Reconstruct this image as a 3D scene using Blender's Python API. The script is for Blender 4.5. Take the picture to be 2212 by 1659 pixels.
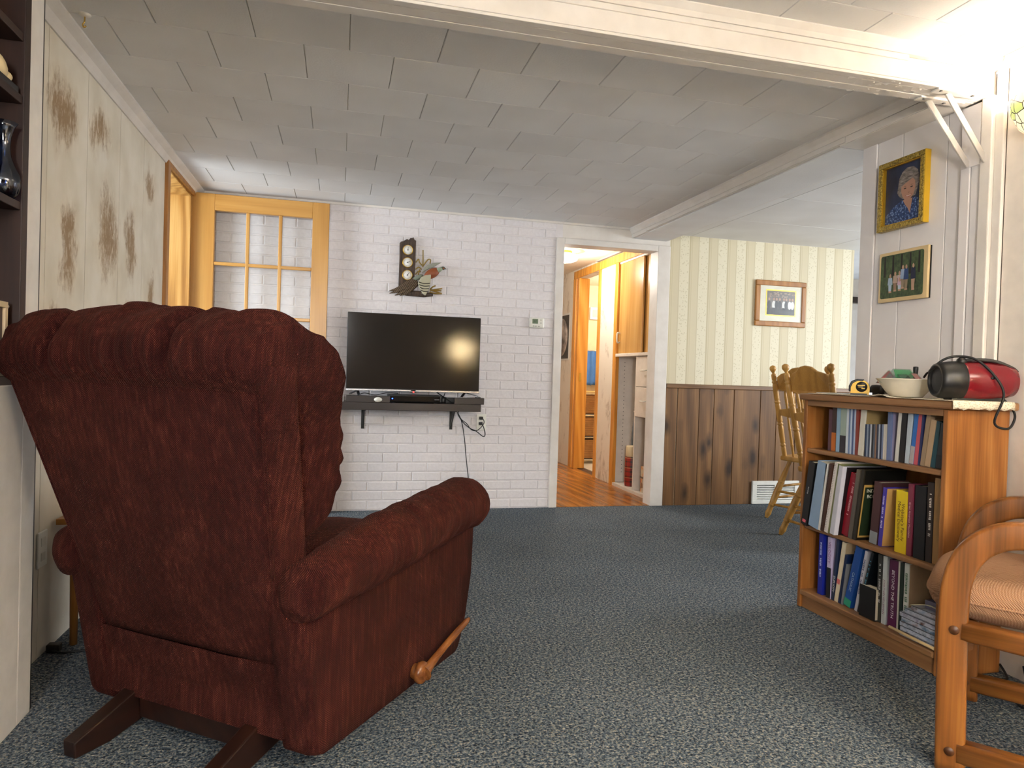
import bpy, bmesh, math, random
from mathutils import Vector, Matrix, noise
random.seed(7)
for o in list(bpy.data.objects): bpy.data.objects.remove(o)
S = bpy.context.scene
COL = S.collection
# ------------------------------------------------------------------ camera
IW, IH, FPX = 2212.0, 1659.0, 1494.1
YAW, PIT, ROL = .2442, -.01483, .03125
CAM = Vector((0, 0, 1.0))
_f = Vector((math.sin(YAW)*math.cos(PIT), math.cos(YAW)*math.cos(PIT), math.sin(PIT)))
_r = Vector((math.cos(YAW), -math.sin(YAW), 0)); _u = _r.cross(_f)
CR = math.cos(ROL)*_r + math.sin(ROL)*_u
CU = -math.sin(ROL)*_r + math.cos(ROL)*_u
cd = bpy.data.cameras.new('camera'); cam = bpy.data.objects.new('camera', cd); COL.objects.link(cam)
cd.sensor_width = 36; cd.lens = FPX/IW*36; cd.clip_start = .02
m = Matrix((CR, CU, -_f)).transposed().to_4x4(); m.translation = CAM
cam.matrix_world = m; S.camera = cam
# ------------------------------------------------------------------ world, light, exposure
S.view_settings.view_transform = 'Standard'; S.view_settings.look = 'None'
S.view_settings.gamma = 1; S.view_settings.use_curve_mapping = False
S.view_settings.exposure = 1.40
wd = bpy.data.worlds.new('sky'); S.world = wd; wd.use_nodes = True
bg = wd.node_tree.nodes['Background']; bg.inputs[0].default_value = (.62, .78, 1.0, 1); bg.inputs[1].default_value = 1.0
def area(name, loc, target, sx, sy, power, col):
    d = bpy.data.lights.new(name, 'AREA'); d.shape = 'RECTANGLE'; d.size = sx; d.size_y = sy; d.energy = power; d.color = col
    o = bpy.data.objects.new(name, d); COL.objects.link(o); o.location = loc
    o.rotation_euler = (Vector(target)-Vector(loc)).to_track_quat('-Z', 'Z').to_euler(); return o
area('daylight_side_door', (-2.6, 3.9, 1.35), (-.3, 4.75, 1.15), 1.5, 1.5, 46, (.82, .91, 1))
area('daylight_dining_window', (5.62, 3.0, 1.4), (3.0, 3.3, 1.0), 1.7, 1.1, 36, (.92, .96, 1))
area('rear_fill_light', (-.38, -2.42, 1.45), (.8, 2.5, .9), .72, 1.0, 54, (.98, .96, .94))  # added fill from behind the camera, no known window there
# ------------------------------------------------------------------ pixel -> place helpers
def ray(x, y): return CR*((x-IW/2)/FPX) - CU*((y-IH/2)/FPX) + _f
def hit(x, y, ax, val):
    d = ray(x, y); t = (val-CAM[ax])/d[ax]; return CAM + d*t
def WB(x, y, d=0): return hit(x, y, 1, 4.985-d)        # on the back wall, d in front of it
def col_y(xpx, X, z):                                   # Y on the line X, z that shows at pixel column xpx
    a, b = .5, 9.0
    for _ in range(50):
        c = (a+b)/2; v = Vector((X, c, z))-CAM
        if IW/2+FPX*v.dot(CR)/v.dot(_f) > xpx: a = c
        else: b = c
    return (a+b)/2
# ------------------------------------------------------------------ materials
def C(h, a=1):
    if not isinstance(h, str): return tuple(h)+((a,) if len(h) == 3 else ())
    h = h.lstrip('#'); v = [int(h[i:i+2], 16)/255 for i in (0, 2, 4)]
    return tuple((c/12.92 if c <= .04045 else ((c+.055)/1.055)**2.4) for c in v)+(a,)
class NT:
    def __init__(s, name, rough=.5, metal=0, spec=None):
        s.m = bpy.data.materials.new(name); s.m.use_nodes = True; t = s.m.node_tree; s.N = t.nodes; s.L = t.links
        s.b = s.N['Principled BSDF']; s.b.inputs['Roughness'].default_value = rough; s.b.inputs['Metallic'].default_value = metal
        if spec is not None: s.b.inputs['Specular IOR Level'].default_value = spec
    def put(s, sock, v):
        if isinstance(v, bpy.types.NodeSocket): s.L.new(v, sock)
        elif isinstance(v, str): sock.default_value = C(v)
        elif v is not None: sock.default_value = v
    def n(s, typ, out=0, ins={}, **pr):
        nd = s.N.new('ShaderNode'+typ)
        for k, v in pr.items(): setattr(nd, k, v)
        for k, v in ins.items(): s.put(nd.inputs[k], v)
        return nd.outputs[out]
    def obj(s, scale=(1, 1, 1), rnd=0, rot=(0, 0, 0)):
        v = s.n('TexCoord', 'Object')
        if rnd:
            r = s.n('ObjectInfo', 'Random'); r = s.n('Math', ins={0: r, 1: rnd}, operation='MULTIPLY')
            v = s.n('VectorMath', ins={0: v, 1: s.n('CombineXYZ', ins={0: r, 1: r, 2: r})}, operation='ADD')
        return s.n('Mapping', ins={0: v, 2: rot, 3: scale})
    def noise(s, vec, scale, detail=3, rough=.55, dist=0, out='Fac'):
        return s.n('TexNoise', out, ins={'Vector': vec, 'Scale': scale, 'Detail': detail, 'Roughness': rough, 'Distortion': dist})
    def ramp(s, fac, stops, interp='LINEAR'):
        nd = s.N.new('ShaderNodeValToRGB'); s.put(nd.inputs[0], fac); e = nd.color_ramp; e.interpolation = interp
        while len(e.elements) < len(stops): e.elements.new(.5)
        for el, (p, c) in zip(e.elements, stops): el.position = p; el.color = C(c) if isinstance(c, str) else ((c, c, c, 1) if not hasattr(c, '__len__') else c)
        return nd.outputs[0]
    def mix(s, fac, a, b, mode='MIX'):
        nd = s.N.new('ShaderNodeMix'); nd.data_type = 'RGBA'; nd.blend_type = mode
        s.put(nd.inputs[0], fac); s.put(nd.inputs[6], a); s.put(nd.inputs[7], b); return nd.outputs[2]
    def math(s, op, a, b=0, c=None):
        i = {0: a, 1: b}
        if c is not None: i[2] = c
        return s.n('Math', ins=i, operation=op)
    def col(s, v): s.put(s.b.inputs['Base Color'], v); return s
    def bump(s, h, strength=.3, dist=.002):
        s.L.new(s.n('Bump', ins={'Strength': strength, 'Distance': dist, 'Height': h}), s.b.inputs['Normal']); return s
_pc = {}
def plain(c, rough=.5, metal=0, name=None, emit=0, var=.06, spec=None):
    k = (str(c), rough, metal, emit, name)
    if k in _pc: return _pc[k]
    t = NT(name or 'paint_'+str(c).strip('#'), rough, metal, spec); cc = C(c)
    if emit:
        t.col(cc); t.b.inputs['Emission Color'].default_value = cc; t.b.inputs['Emission Strength'].default_value = emit
    else:
        f = t.noise(t.obj(), 14, 3)
        t.col(t.ramp(f, [(.3, tuple(x*(1-var) for x in cc[:3])+(1,)), (.7, tuple(min(1, x*(1+var)) for x in cc[:3])+(1,))]))
    _pc[k] = t.m; return t.m
def wood(name, c1, c2, c3=None, axis=2, scale=1, rough=.35, rings=.5, knots=0, bump=.15, spec=.4):
    t = NT(name, rough, 0, spec)
    sc = [9*scale]*3; sc[axis] = .9*scale
    v = t.obj(tuple(sc), 7.3)
    big = t.noise(v, 1.0, 3, .5, .6)
    fs = [150*scale]*3; fs[axis] = 4*scale
    fine = t.noise(t.obj(tuple(fs), 3.1), 1, 2)
    w = t.n('TexWave', 'Fac', ins={'Vector': v, 'Scale': .9, 'Distortion': 9, 'Detail': 2, 'Detail Scale': .7}, wave_type='BANDS', bands_direction='DIAGONAL')
    f = t.math('ADD', t.math('MULTIPLY', big, 1-rings*.6), t.math('MULTIPLY', w, rings*.6))
    f = t.math('ADD', t.math('MULTIPLY', f, .62), t.math('MULTIPLY', fine, .38))
    c = t.ramp(f, [(.25, c1), (.55, c2), (.8, c3 or c2)])
    if knots:
        ks = [6.5]*3; ks[axis] = 3.2
        vo = t.n('TexVoronoi', 'Distance', ins={'Vector': t.obj(tuple(ks), 5.7), 'Scale': 1, 'Randomness': 1})
        nn = t.noise(t.obj((14, 14, 8), 2.2), 1, 3)
        k = t.ramp(t.math('ADD', vo, t.math('MULTIPLY', nn, .25)), [(.2, 1.0), (.44, 0.0)])
        c = t.mix(t.math('MULTIPLY', k, knots), c, C('#1d120a'))
    t.col(c); t.bump(fine, bump, .0006); return t.m

MT = {}
t = NT('white_brick', .55); f = t.noise(t.obj((1, 1, 1), 9), 55, 4, .6)
t.col(t.ramp(f, [(.3, '#d6d0d0'), (.7, '#e0dbdb')])); t.bump(f, .35, .003); MT['brick'] = t.m
MT['grout'] = plain('#dcd6d5', .7, name='brick_joint')
t = NT('ceiling_tile', .8); v = t.obj((1, 1, 1), 9); f = t.noise(v, 130, 3, .7)
g = t.noise(v, 2.2, 2); t.col(t.ramp(g, [(.35, '#dcd9d5'), (.7, '#e6e4e1')])); t.bump(f, .5, .0022); MT['tile'] = t.m
MT['tilegap'] = plain('#a09a90', .9, name='tile_joint')
t = NT('white_trim_paint', .45); f = t.noise(t.obj((1, 1, 1), 4), 9, 4); t.col(t.ramp(f, [(.3, '#d6cfc6'), (.7, '#e2dcd4')])); t.bump(t.noise(t.obj((6, 60, 60)), 1, 3), .12, .001); MT['trim'] = t.m
t = NT('panel_white', .5); f = t.noise(t.obj((1, 1, 1), 4), 5, 3); t.col(t.ramp(f, [(.3, '#e0dbda'), (.7, '#e8e4e2')])); t.bump(t.noise(t.obj((30, 30, 2)), 4, 3), .1, .001); MT['panel'] = t.m
MT['cream'] = plain('#e2d9ce', .5, name='cream_wall_paint')
MT['whiteplastic'] = plain('#e4e2d8', .35, name='white_plastic')
# carpet
t = NT('speckled_blue_grey_carpet', .95, 0, .1); v = t.obj()
a = t.noise(v, 85, 2, .65); b = t.noise(v, 150, 2, .6, .3)
c1 = t.ramp(a, [(.36, '#1f2730'), (.46, '#434f5b'), (.55, '#6b7a86'), (.66, '#b4aea2')])
c2 = t.ramp(b, [(.38, '#232b35'), (.50, '#596775'), (.58, '#8e9594'), (.66, '#d6c8ae')])
big = t.ramp(t.noise(v, 1.6, 2), [(.3, .70), (.7, .88)])
t.col(t.mix(1, t.mix(.5, c1, c2), big, 'MULTIPLY')); t.bump(t.math('ADD', a, b), .9, .006); MT['carpet'] = t.m
# recliner chenille
t = NT('burgundy_chenille', .9, 0, .15); v = t.n('TexCoord', 'Object')
sx = t.n('SeparateXYZ', 0, ins={0: v}).node
xy = t.math('ADD', sx.outputs[0], sx.outputs[1]); nz = t.noise(v, 40, 2)
wx = t.math('SINE', t.math('ADD', t.math('MULTIPLY', xy, 1050), t.math('MULTIPLY', nz, 5)))
wz = t.math('SINE', t.math('ADD', t.math('MULTIPLY', sx.outputs[2], 1200), t.math('MULTIPLY', nz, 5)))
wv = t.math('MULTIPLY_ADD', t.math('MULTIPLY', wx, wz), .5, .5)
st = t.noise(t.obj((90, 90, 9)), 1, 3, .6); bl = t.noise(v, 6, 3)
f = t.math('ADD', t.math('ADD', t.math('MULTIPLY', wv, .30), t.math('MULTIPLY', st, .45)), t.math('MULTIPLY', bl, .3))
t.col(t.ramp(f, [(.30, '#130303'), (.5, '#2a0907'), (.64, '#43140f'), (.80, '#8a503e')])); t.bump(wv, .8, .004)
t.b.inputs['Sheen Weight'].default_value = .12; t.b.inputs['Sheen Roughness'].default_value = .5; t.b.inputs['Sheen Tint'].default_value = C('#b0604c')
MT['chenille'] = t.m
# tan woven cushion
t = NT('tan_basket_weave', .9, 0, .1); v = t.n('TexCoord', 'Object'); sx = t.n('SeparateXYZ', 0, ins={0: v}).node
w1 = t.math('SINE', t.math('MULTIPLY', t.math('ADD', sx.outputs[0], sx.outputs[2]), 950)); w2 = t.math('SINE', t.math('MULTIPLY', sx.outputs[1], 950))
wv = t.math('MULTIPLY_ADD', t.math('MULTIPLY', w1, w2), .5, .5); t.col(t.ramp(t.math('ADD', wv, t.math('MULTIPLY', t.noise(v, 90, 2), .3)), [(.2, '#8c6448'), (.6, '#987256'), (1, '#aa866a')])); t.bump(wv, .6, .003); MT['tanweave'] = t.m
# woods
MT['oak'] = wood('oak_golden', '#6f421b', '#9c632f', '#b68148', 2, 1)
MT['oak_y'] = wood('oak_golden_along', '#795434', '#966c45', '#ab8459', 1, 1)
MT['oak_dark'] = wood('oak_brown', '#6e4520', '#8a5a2c', '#97693a', 2, 1)
MT['door'] = wood('honey_maple_door', '#ad7a38', '#be8b45', '#c99a54', 2, .7, .3, .5)
MT['door_x'] = wood('honey_maple_rail', '#ad7a38', '#be8b45', '#c99a54', 0, .7, .3, .5)
MT['jamb'] = wood('oak_jamb', '#8f6029', '#b58443', '#c69c5c', 2, .9, .35, 1)
MT['casing'] = wood('oak_casing', '#8c5a26', '#a56f34', '#b58045', 2, 1, .4, .6)
MT['wains'] = wood('knotty_wainscot', '#4c331c', '#785532', '#9a7346', 2, .55, .5, .45, .85)
MT['chairoak'] = wood('armchair_oak', '#523010', '#845021', '#9e6b30', 0, 1, .28, .5, 0, .1, .5)
MT['chairoak_z'] = wood('armchair_oak_upright', '#523010', '#845021', '#9e6b30', 2, 1, .28, .5, 0, .1, .5)
MT['dinoak'] = wood('dining_oak', '#9a6d2e', '#bd8d45', '#cb9d57', 2, 1, .3, .5)
MT['hallfloor'] = wood('hall_plank', '#7a4a22', '#a8692f', '#c58a4a', 1, .8, .25, .7)
MT['pine'] = wood('closet_door_veneer', '#a8783c', '#c89a58', '#d4aa6c', 2, .45, .25, .4)
MT['halloak'] = wood('hall_oak_trim', '#c07a28', '#d8943c', '#e4a850', 2, 1, .35, .8)
MT['walnut'] = wood('dark_walnut', '#1c0f0a', '#2b1810', '#341f15', 2, 1, .45, .5)
MT['espresso'] = plain('#2a201c', .4, name='espresso_laminate')
MT['basewood'] = wood('recliner_base_wood', '#150a06', '#22100a', '#2e170d', 1, 1, .4, .5)
MT['lever'] = wood('lever_wood', '#5a3218', '#7d4c26', '#93602f', 1, 1.4, .25, .6)
MT['dowel'] = plain('#d9bb86', .5, name='bare_dowel')
MT['wicker'] = None
t = NT('wicker_weave', .6); v = t.obj((1, 1, 1)); w1 = t.n('TexWave', 'Fac', ins={'Vector': v, 'Scale': 28, 'Distortion': 1}, bands_direction='Z'); w2 = t.n('TexWave', 'Fac', ins={'Vector': v, 'Scale': 20, 'Distortion': 1}, bands_direction='Y')
w = t.math('MULTIPLY', w1, w2); t.col(t.ramp(w, [(0, '#7a4c22'), (.5, '#c08444'), (1, '#dca866')])); t.bump(w, .8, .006); MT['wicker'] = t.m
MT['black'] = plain('#121212', .4, name='black_plastic'); MT['blackgloss'] = plain('#0b0b0c', .12, name='black_gloss'); MT['rubber'] = plain('#0d0d0e', .6, name='black_cable_rubber')
MT['silver'] = plain('#c6c6c8', .25, 1, name='silver_metal'); MT['brass'] = plain('#d9b35c', .22, 1, name='polished_brass'); MT['gold'] = plain('#caa233', .3, .75, name='gilt_frame')
MT['chrome'] = plain('#bfc0c2', .2, 1, name='chrome_wire')
t = NT('clear_glass', .02); t.b.inputs['Transmission Weight'].default_value = 1; t.b.inputs['IOR'].default_value = 1.45; t.col('#ffffff'); MT['glass'] = t.m
# thin pane: mostly clear with a faint reflection
def pane_mat(name, tint, refl=.025, rg=.3):
    t = NT(name); N, L = t.N, t.L
    tr = N.new('ShaderNodeBsdfTransparent'); tr.inputs[0].default_value = C(tint); gl = N.new('ShaderNodeBsdfGlossy'); gl.inputs['Roughness'].default_value = rg
    mx = N.new('ShaderNodeMixShader'); mx.inputs[0].default_value = refl; L.new(tr.outputs[0], mx.inputs[1]); L.new(gl.outputs[0], mx.inputs[2])
    L.new(mx.outputs[0], N['Material Output'].inputs[0]); return t.m
MT['pane'] = pane_mat('thin_pane', '#fafbfb'); MT['bluevase'] = pane_mat('blue_smoked_glass', '#aebcd4', .10, .05); MT['acryl'] = pane_mat('clear_acrylic', '#e2eee8', .14, .05)
# left wallpaper: beige with brown scenic prints
t = NT('scenic_wallpaper', .6); v = t.n('TexCoord', 'Object')
wp_ = t.noise(t.obj((1, 9, 6)), 1, 3, .6, 0, 'Color'); wp_ = t.n('VectorMath', ins={0: wp_, 1: (.5, .5, .5)}, operation='SUBTRACT'); wp_ = t.n('VectorMath', ins={0: wp_, 'Scale': .22}, operation='SCALE')
v2 = t.n('VectorMath', ins={0: v, 1: wp_}, operation='ADD'); sx = t.n('SeparateXYZ', 0, ins={0: v2}).node; acc = None
for (py, pz, wy, wz) in ((2.72, 1.86, .17, .17), (3.10, 1.93, .15, .14), (2.80, 1.40, .10, .26), (3.22, 1.52, .18, .27), (3.55, 1.56, .12, .22), (3.85, 1.88, .13, .13), (3.55, 1.13, .13, .22), (3.92, 1.32, .1, .24), (3.3, 1.08, .13, .15), (2.7, 1.12, .05, .1), (3.85, 1.06, .1, .1), (2.75, .8, .14, .2), (3.3, .6, .16, .25), (3.9, .6, .15, .25)):
    dy = t.math('DIVIDE', t.math('SUBTRACT', sx.outputs[1], py), wy); dz = t.math('DIVIDE', t.math('SUBTRACT', sx.outputs[2], pz), wz)
    d = t.math('SUBTRACT', 1, t.math('ADD', t.math('MULTIPLY', dy, dy), t.math('MULTIPLY', dz, dz))); d = t.n('Math', ins={0: d, 1: 0}, operation='MAXIMUM')
    acc = d if acc is None else t.math('MAXIMUM', acc, d)
leaf = t.noise(t.obj((1, 46, 30)), 1.3, 4, .7, .4); tw = t.noise(t.obj((1, 60, 9)), 1, 3, .6); soft = t.noise(t.obj((1, 5, 4)), 1, 3)
base = t.ramp(soft, [(.3, '#d2c8b4'), (.55, '#e0d8c7'), (.75, '#e8e1d4')])
wash = t.math('MULTIPLY', t.ramp(acc, [(0, 0.0), (.7, .42)]), t.ramp(t.noise(t.obj((1, 14, 9)), 1, 3), [(.35, .1), (.65, 1.0)]))
msk = t.math('MULTIPLY', t.ramp(t.math('MULTIPLY', t.math('ADD', leaf, t.math('MULTIPLY', tw, .6)), t.math('ADD', acc, .22)), [(.52, 0.0), (.92, .85)]), t.ramp(acc, [(0, 0.0), (.35, 1.0)]))
lt = t.math('MULTIPLY', t.ramp(acc, [(0, 0.0), (.3, 1.0)]), t.ramp(t.noise(t.obj((1, 34, 12), 0, (.5, 0, 0)), 1, 3, .6, .8), [(.56, 0.0), (.66, .6)]))
t.col(t.mix(lt, t.mix(msk, t.mix(wash, base, C('#b59a72')), C('#8d6d45')), C('#e4dccb'))); MT['scenic'] = t.m
# hall wallpaper
t = NT('hall_vine_wallpaper', .6); v = t.obj((1, 18, 9)); l = t.noise(v, 1, 5, .8, .5); p = t.noise(t.obj((1, 7, 3)), 1, 2)
t.col(t.mix(t.ramp(t.math('MULTIPLY', l, p), [(.27, 0.0), (.36, .6)]), C('#e6ddcf'), C('#a38f78'))); MT['hallpaper'] = t.m
# striped dining wallpaper
t = NT('striped_lace_wallpaper', .6); v = t.n('TexCoord', 'Object'); sx = t.n('SeparateXYZ', 0, ins={0: v}).node
ph = t.math('FRACT', t.math('DIVIDE', sx.outputs[0], .1665)); st = t.ramp(ph, [(0, '#cabf9f'), (.06, '#d2c7a8'), (.08, '#bfb290'), (.10, '#d2c7a8'), (.40, '#d0c5a6'), (.43, '#bfb290'), (.46, '#dcd4ba'), (.92, '#dcd4ba'), (.96, '#bfb290')])
lace = t.n('TexVoronoi', 'Distance', ins={'Vector': t.obj((1, 1, 1)), 'Scale': 58}, feature='F1'); inl = t.ramp(ph, [(.46, 0.0), (.48, 1.0), (.90, 1.0), (.92, 0.0)])
dots = t.ramp(lace, [(.22, 1.0), (.34, 0.0)]); t.col(t.mix(t.math('MULTIPLY', t.math('MULTIPLY', inl, dots), .5), st, C('#b3a67f'))); MT['stripe'] = t.m
# ------------------------------------------------------------------ mesh helpers
class MB:
    def __init__(s): s.v = []; s.f = []; s.mi = []; s.cur = 0; s.sm = []
    def add(s, vs, fs, smooth=False):
        b = len(s.v); s.v += [Vector(x) for x in vs]
        for f in fs: s.f.append([b+i for i in f]); s.mi.append(s.cur); s.sm.append(smooth)
        return s
    def box(s, x0, x1, y0, y1, z0, z1):
        x0, x1 = sorted((x0, x1)); y0, y1 = sorted((y0, y1)); z0, z1 = sorted((z0, z1))
        return s.add([(x0, y0, z0), (x1, y0, z0), (x1, y1, z0), (x0, y1, z0), (x0, y0, z1), (x1, y0, z1), (x1, y1, z1), (x0, y1, z1)],
                     [(3, 2, 1, 0), (4, 5, 6, 7), (0, 1, 5, 4), (1, 2, 6, 5), (2, 3, 7, 6), (3, 0, 4, 7)])
    def prism(s, pts, ext):                       # closed 3D polygon pts extruded by vector ext
        n = len(pts); p = [Vector(q) for q in pts]; e = Vector(ext)
        nr = Vector((0, 0, 0))
        for i in range(n): nr += p[i].cross(p[(i+1) % n])
        if nr.dot(e) > 0: p = p[::-1]
        return s.add(p+[q+e for q in p], [tuple(range(n)), tuple(range(2*n-1, n-1, -1))]+[(i, i+n, (i+1) % n+n, (i+1) % n) for i in range(n)])
    def tube(s, path, r, n=8, cap=True, flat=None):
        P = [Vector(q) for q in path]; R = r if hasattr(r, '__len__') else [r]*len(P); vs = []; pu = None
        for i, q in enumerate(P):
            tg = (P[min(i+1, len(P)-1)]-P[max(i-1, 0)]).normalized()
            if pu is None: pu = tg.orthogonal().normalized()
            pu = (pu-tg*pu.dot(tg)).normalized(); w = tg.cross(pu)
            for k in range(n): a = 2*math.pi*k/n; vs.append(q+(pu*math.cos(a)+w*math.sin(a))*R[i])
        fs = [(i*n+k, i*n+(k+1) % n, (i+1)*n+(k+1) % n, (i+1)*n+k) for i in range(len(P)-1) for k in range(n)]
        s.add(vs, fs, True)
        if cap:
            b = len(P)*n; base = len(s.v)-b
            s.f.append([base+k for k in range(n)][::-1]); s.f.append([base+b-n+k for k in range(n)]); s.mi += [s.cur]*2; s.sm += [False]*2
        return s
    def bar(s, path, wd, ht, up=(0, 0, 1), rnd=.25):   # rectangular rounded bar along a path
        P = [Vector(q) for q in path]; up = Vector(up); vs = []; sec = []
        a, b = wd/2, ht/2; r = min(a, b)*rnd*2
        for cx, cy, a0 in ((a-r, b-r, 0), (-a+r, b-r, 90), (-a+r, -b+r, 180), (a-r, -b+r, 270)):
            for k in range(4): an = math.radians(a0+k*30); sec.append((cx+r*math.cos(an), cy+r*math.sin(an)))
        n = len(sec)
        for i, q in enumerate(P):
            tg = (P[min(i+1, len(P)-1)]-P[max(i-1, 0)]).normalized(); sd = tg.cross(up).normalized(); w = sd.cross(tg)
            for (u, v) in sec: vs.append(q+sd*u+w*v)
        fs = [(i*n+k, (i+1)*n+k, (i+1)*n+(k+1) % n, i*n+(k+1) % n) for i in range(len(P)-1) for k in range(n)]
        s.add(vs, fs, True); base = len(s.v)-len(P)*n
        s.f.append([base+k for k in range(n)]); s.f.append([base+(len(P)-1)*n+k for k in range(n)][::-1]); s.mi += [s.cur]*2; s.sm += [False]*2
        return s
    def lathe(s, prof, c=(0, 0, 0), n=20, ax=(0, 0, 1), smooth=True):
        ax = Vector(ax).normalized(); u = ax.orthogonal().normalized(); w = ax.cross(u); c = Vector(c); vs = []
        for (r, h) in prof:
            for k in range(n): a = 2*math.pi*k/n; vs.append(c+ax*h+(u*math.cos(a)+w*math.sin(a))*max(r, 1e-5))
        fs = [(i*n+k, i*n+(k+1) % n, (i+1)*n+(k+1) % n, (i+1)*n+k) for i in range(len(prof)-1) for k in range(n)]
        return s.add(vs, fs, smooth)
    def ell(s, c, rx, ry, rz, rot=None, n=16, m=10):
        c = Vector(c); vs = []
        for i in range(m+1):
            p = math.pi*i/m
            for k in range(n):
                a = 2*math.pi*k/n; q = Vector((rx*math.sin(p)*math.cos(a), ry*math.sin(p)*math.sin(a), rz*math.cos(p)))
                if rot is not None: q = rot @ q
                vs.append(c+q)
        fs = [(i*n+k, (i+1)*n+k, (i+1)*n+(k+1) % n, i*n+(k+1) % n) for i in range(m) for k in range(n)]
        return s.add(vs, fs, True)
    def grid(s, rows, close_u=False, smooth=True):
        h, w = len(rows), len(rows[0]); vs = [p for r in rows for p in r]; fs = []
        for i in range(h-1):
            for j in range(w if close_u else w-1): fs.append((i*w+j, i*w+(j+1) % w, (i+1)*w+(j+1) % w, (i+1)*w+j))
        return s.add(vs, fs, smooth)
ORG = {}
def link(o): COL.objects.link(o); return o
def mesh_of(name, mb, mats, off=Vector((0, 0, 0)), fix=False):
    me = bpy.data.meshes.new(name); me.from_pydata([tuple(p-off) for p in mb.v], [], mb.f)
    for mm in (mats if isinstance(mats, (list, tuple)) else [mats]): me.materials.append(mm)
    me.polygons.foreach_set('material_index', mb.mi); me.polygons.foreach_set('use_smooth', mb.sm)
    if fix:
        b = bmesh.new(); b.from_mesh(me); bmesh.ops.remove_doubles(b, verts=b.verts, dist=1e-5); bmesh.ops.recalc_face_normals(b, faces=b.faces); b.to_mesh(me); b.free()
    me.update(); return me
def part(name, mb, mats, parent, bevel=0, local=False, label=None, fix=False, kind=None):
    off = Vector((0, 0, 0)) if local else ORG.get(parent.name, Vector((0, 0, 0)))
    o = link(bpy.data.objects.new(name, mesh_of(name, mb, mats, off, fix))); o.parent = parent; ORG[o.name] = off
    if bevel: bv(o, bevel)
    if label: o['label'] = label
    if kind: o['kind'] = kind
    return o
def bv(o, w, seg=2):
    m = o.modifiers.new('bevel', 'BEVEL'); m.width = w; m.segments = seg; m.limit_method = 'ANGLE'; m.angle_limit = math.radians(40); m.harden_normals = False
def tag(o, label, cat, group=None):
    o['label'] = label; o['category'] = cat
    if group: o['group'] = group
    return o
def thing(name, label, cat, loc=(0, 0, 0), rz=0, group=None):
    o = link(bpy.data.objects.new(name, None)); o.location = loc; o.rotation_euler = (0, 0, rz); o.empty_display_size = .05
    ORG[o.name] = Vector(loc); return tag(o, label, cat, group)
def solo(name, mb, mats, label, cat, group=None, bevel=0, fix=False):      # a thing that is one mesh, origin at its base
    lo = [min(p[i] for p in mb.v) for i in range(3)]; hi = [max(p[i] for p in mb.v) for i in range(3)]
    off = Vector(((lo[0]+hi[0])/2, (lo[1]+hi[1])/2, lo[2]))
    o = link(bpy.data.objects.new(name, mesh_of(name, mb, mats, off, fix))); o.location = off; ORG[o.name] = off
    if bevel: bv(o, bevel)
    return tag(o, label, cat, group)
def struct(name, mb, mats, label=None, bevel=0, parent=None, fix=False):
    o = link(bpy.data.objects.new(name, mesh_of(name, mb, mats, fix=fix))); ORG[o.name] = Vector((0, 0, 0)); o['kind'] = 'structure'
    if parent: o.parent = parent
    if bevel: bv(o, bevel)
    if label: o['label'] = label
    return o
def spline(pts, n=8, closed=False):
    P = [Vector(p) for p in pts]; out = []; N = len(P)
    for i in range(N if closed else N-1):
        if closed: a, b, c, d = P[(i-1) % N], P[i], P[(i+1) % N], P[(i+2) % N]
        else: a, b, c, d = P[max(i-1, 0)], P[i], P[i+1], P[min(i+2, N-1)]
        for k in range(n):
            t = k/n; out.append(.5*((2*b)+(c-a)*t+(2*a-5*b+4*c-d)*t*t+(3*b-a-3*c+d)*t*t*t))
    if not closed: out.append(P[-1])
    return out
def text(name, s, size, loc, tx, ty, mat, parent, local=True, align='CENTER', extr=.0002, bold=False, sx=1):
    cu = bpy.data.curves.new('txt', 'FONT'); cu.body = s; cu.size = size; cu.align_x = align; cu.align_y = 'CENTER'; cu.extrude = extr; cu.resolution_u = 2
    if bold: cu.offset = size*.02
    to = bpy.data.objects.new('txt', cu); me = bpy.data.meshes.new_from_object(to); bpy.data.objects.remove(to); bpy.data.curves.remove(cu)
    tx = Vector(tx).normalized(); ty = Vector(ty).normalized(); nz = tx.cross(ty)
    M = Matrix((tx*sx, ty, nz)).transposed().to_4x4(); L = Vector(loc)-(Vector((0, 0, 0)) if local else ORG.get(parent.name, Vector((0, 0, 0)))); M.translation = L
    me.transform(M); me.name = name
    for i in range(len(me.materials)): pass
    me.materials.clear(); me.materials.append(mat)
    o = link(bpy.data.objects.new(name, me)); o.parent = parent; return o
# ================================================================== THE ROOM
ZC, ZN, XL, XR, YB = 2.15, 2.192, -.955, 2.30, 4.985
fl = struct('floor', MB().box(-3.2, 6.3, -2.6, 4.99, -.08, 0), MT['carpet'], 'blue grey speckled cut pile carpet')
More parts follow.
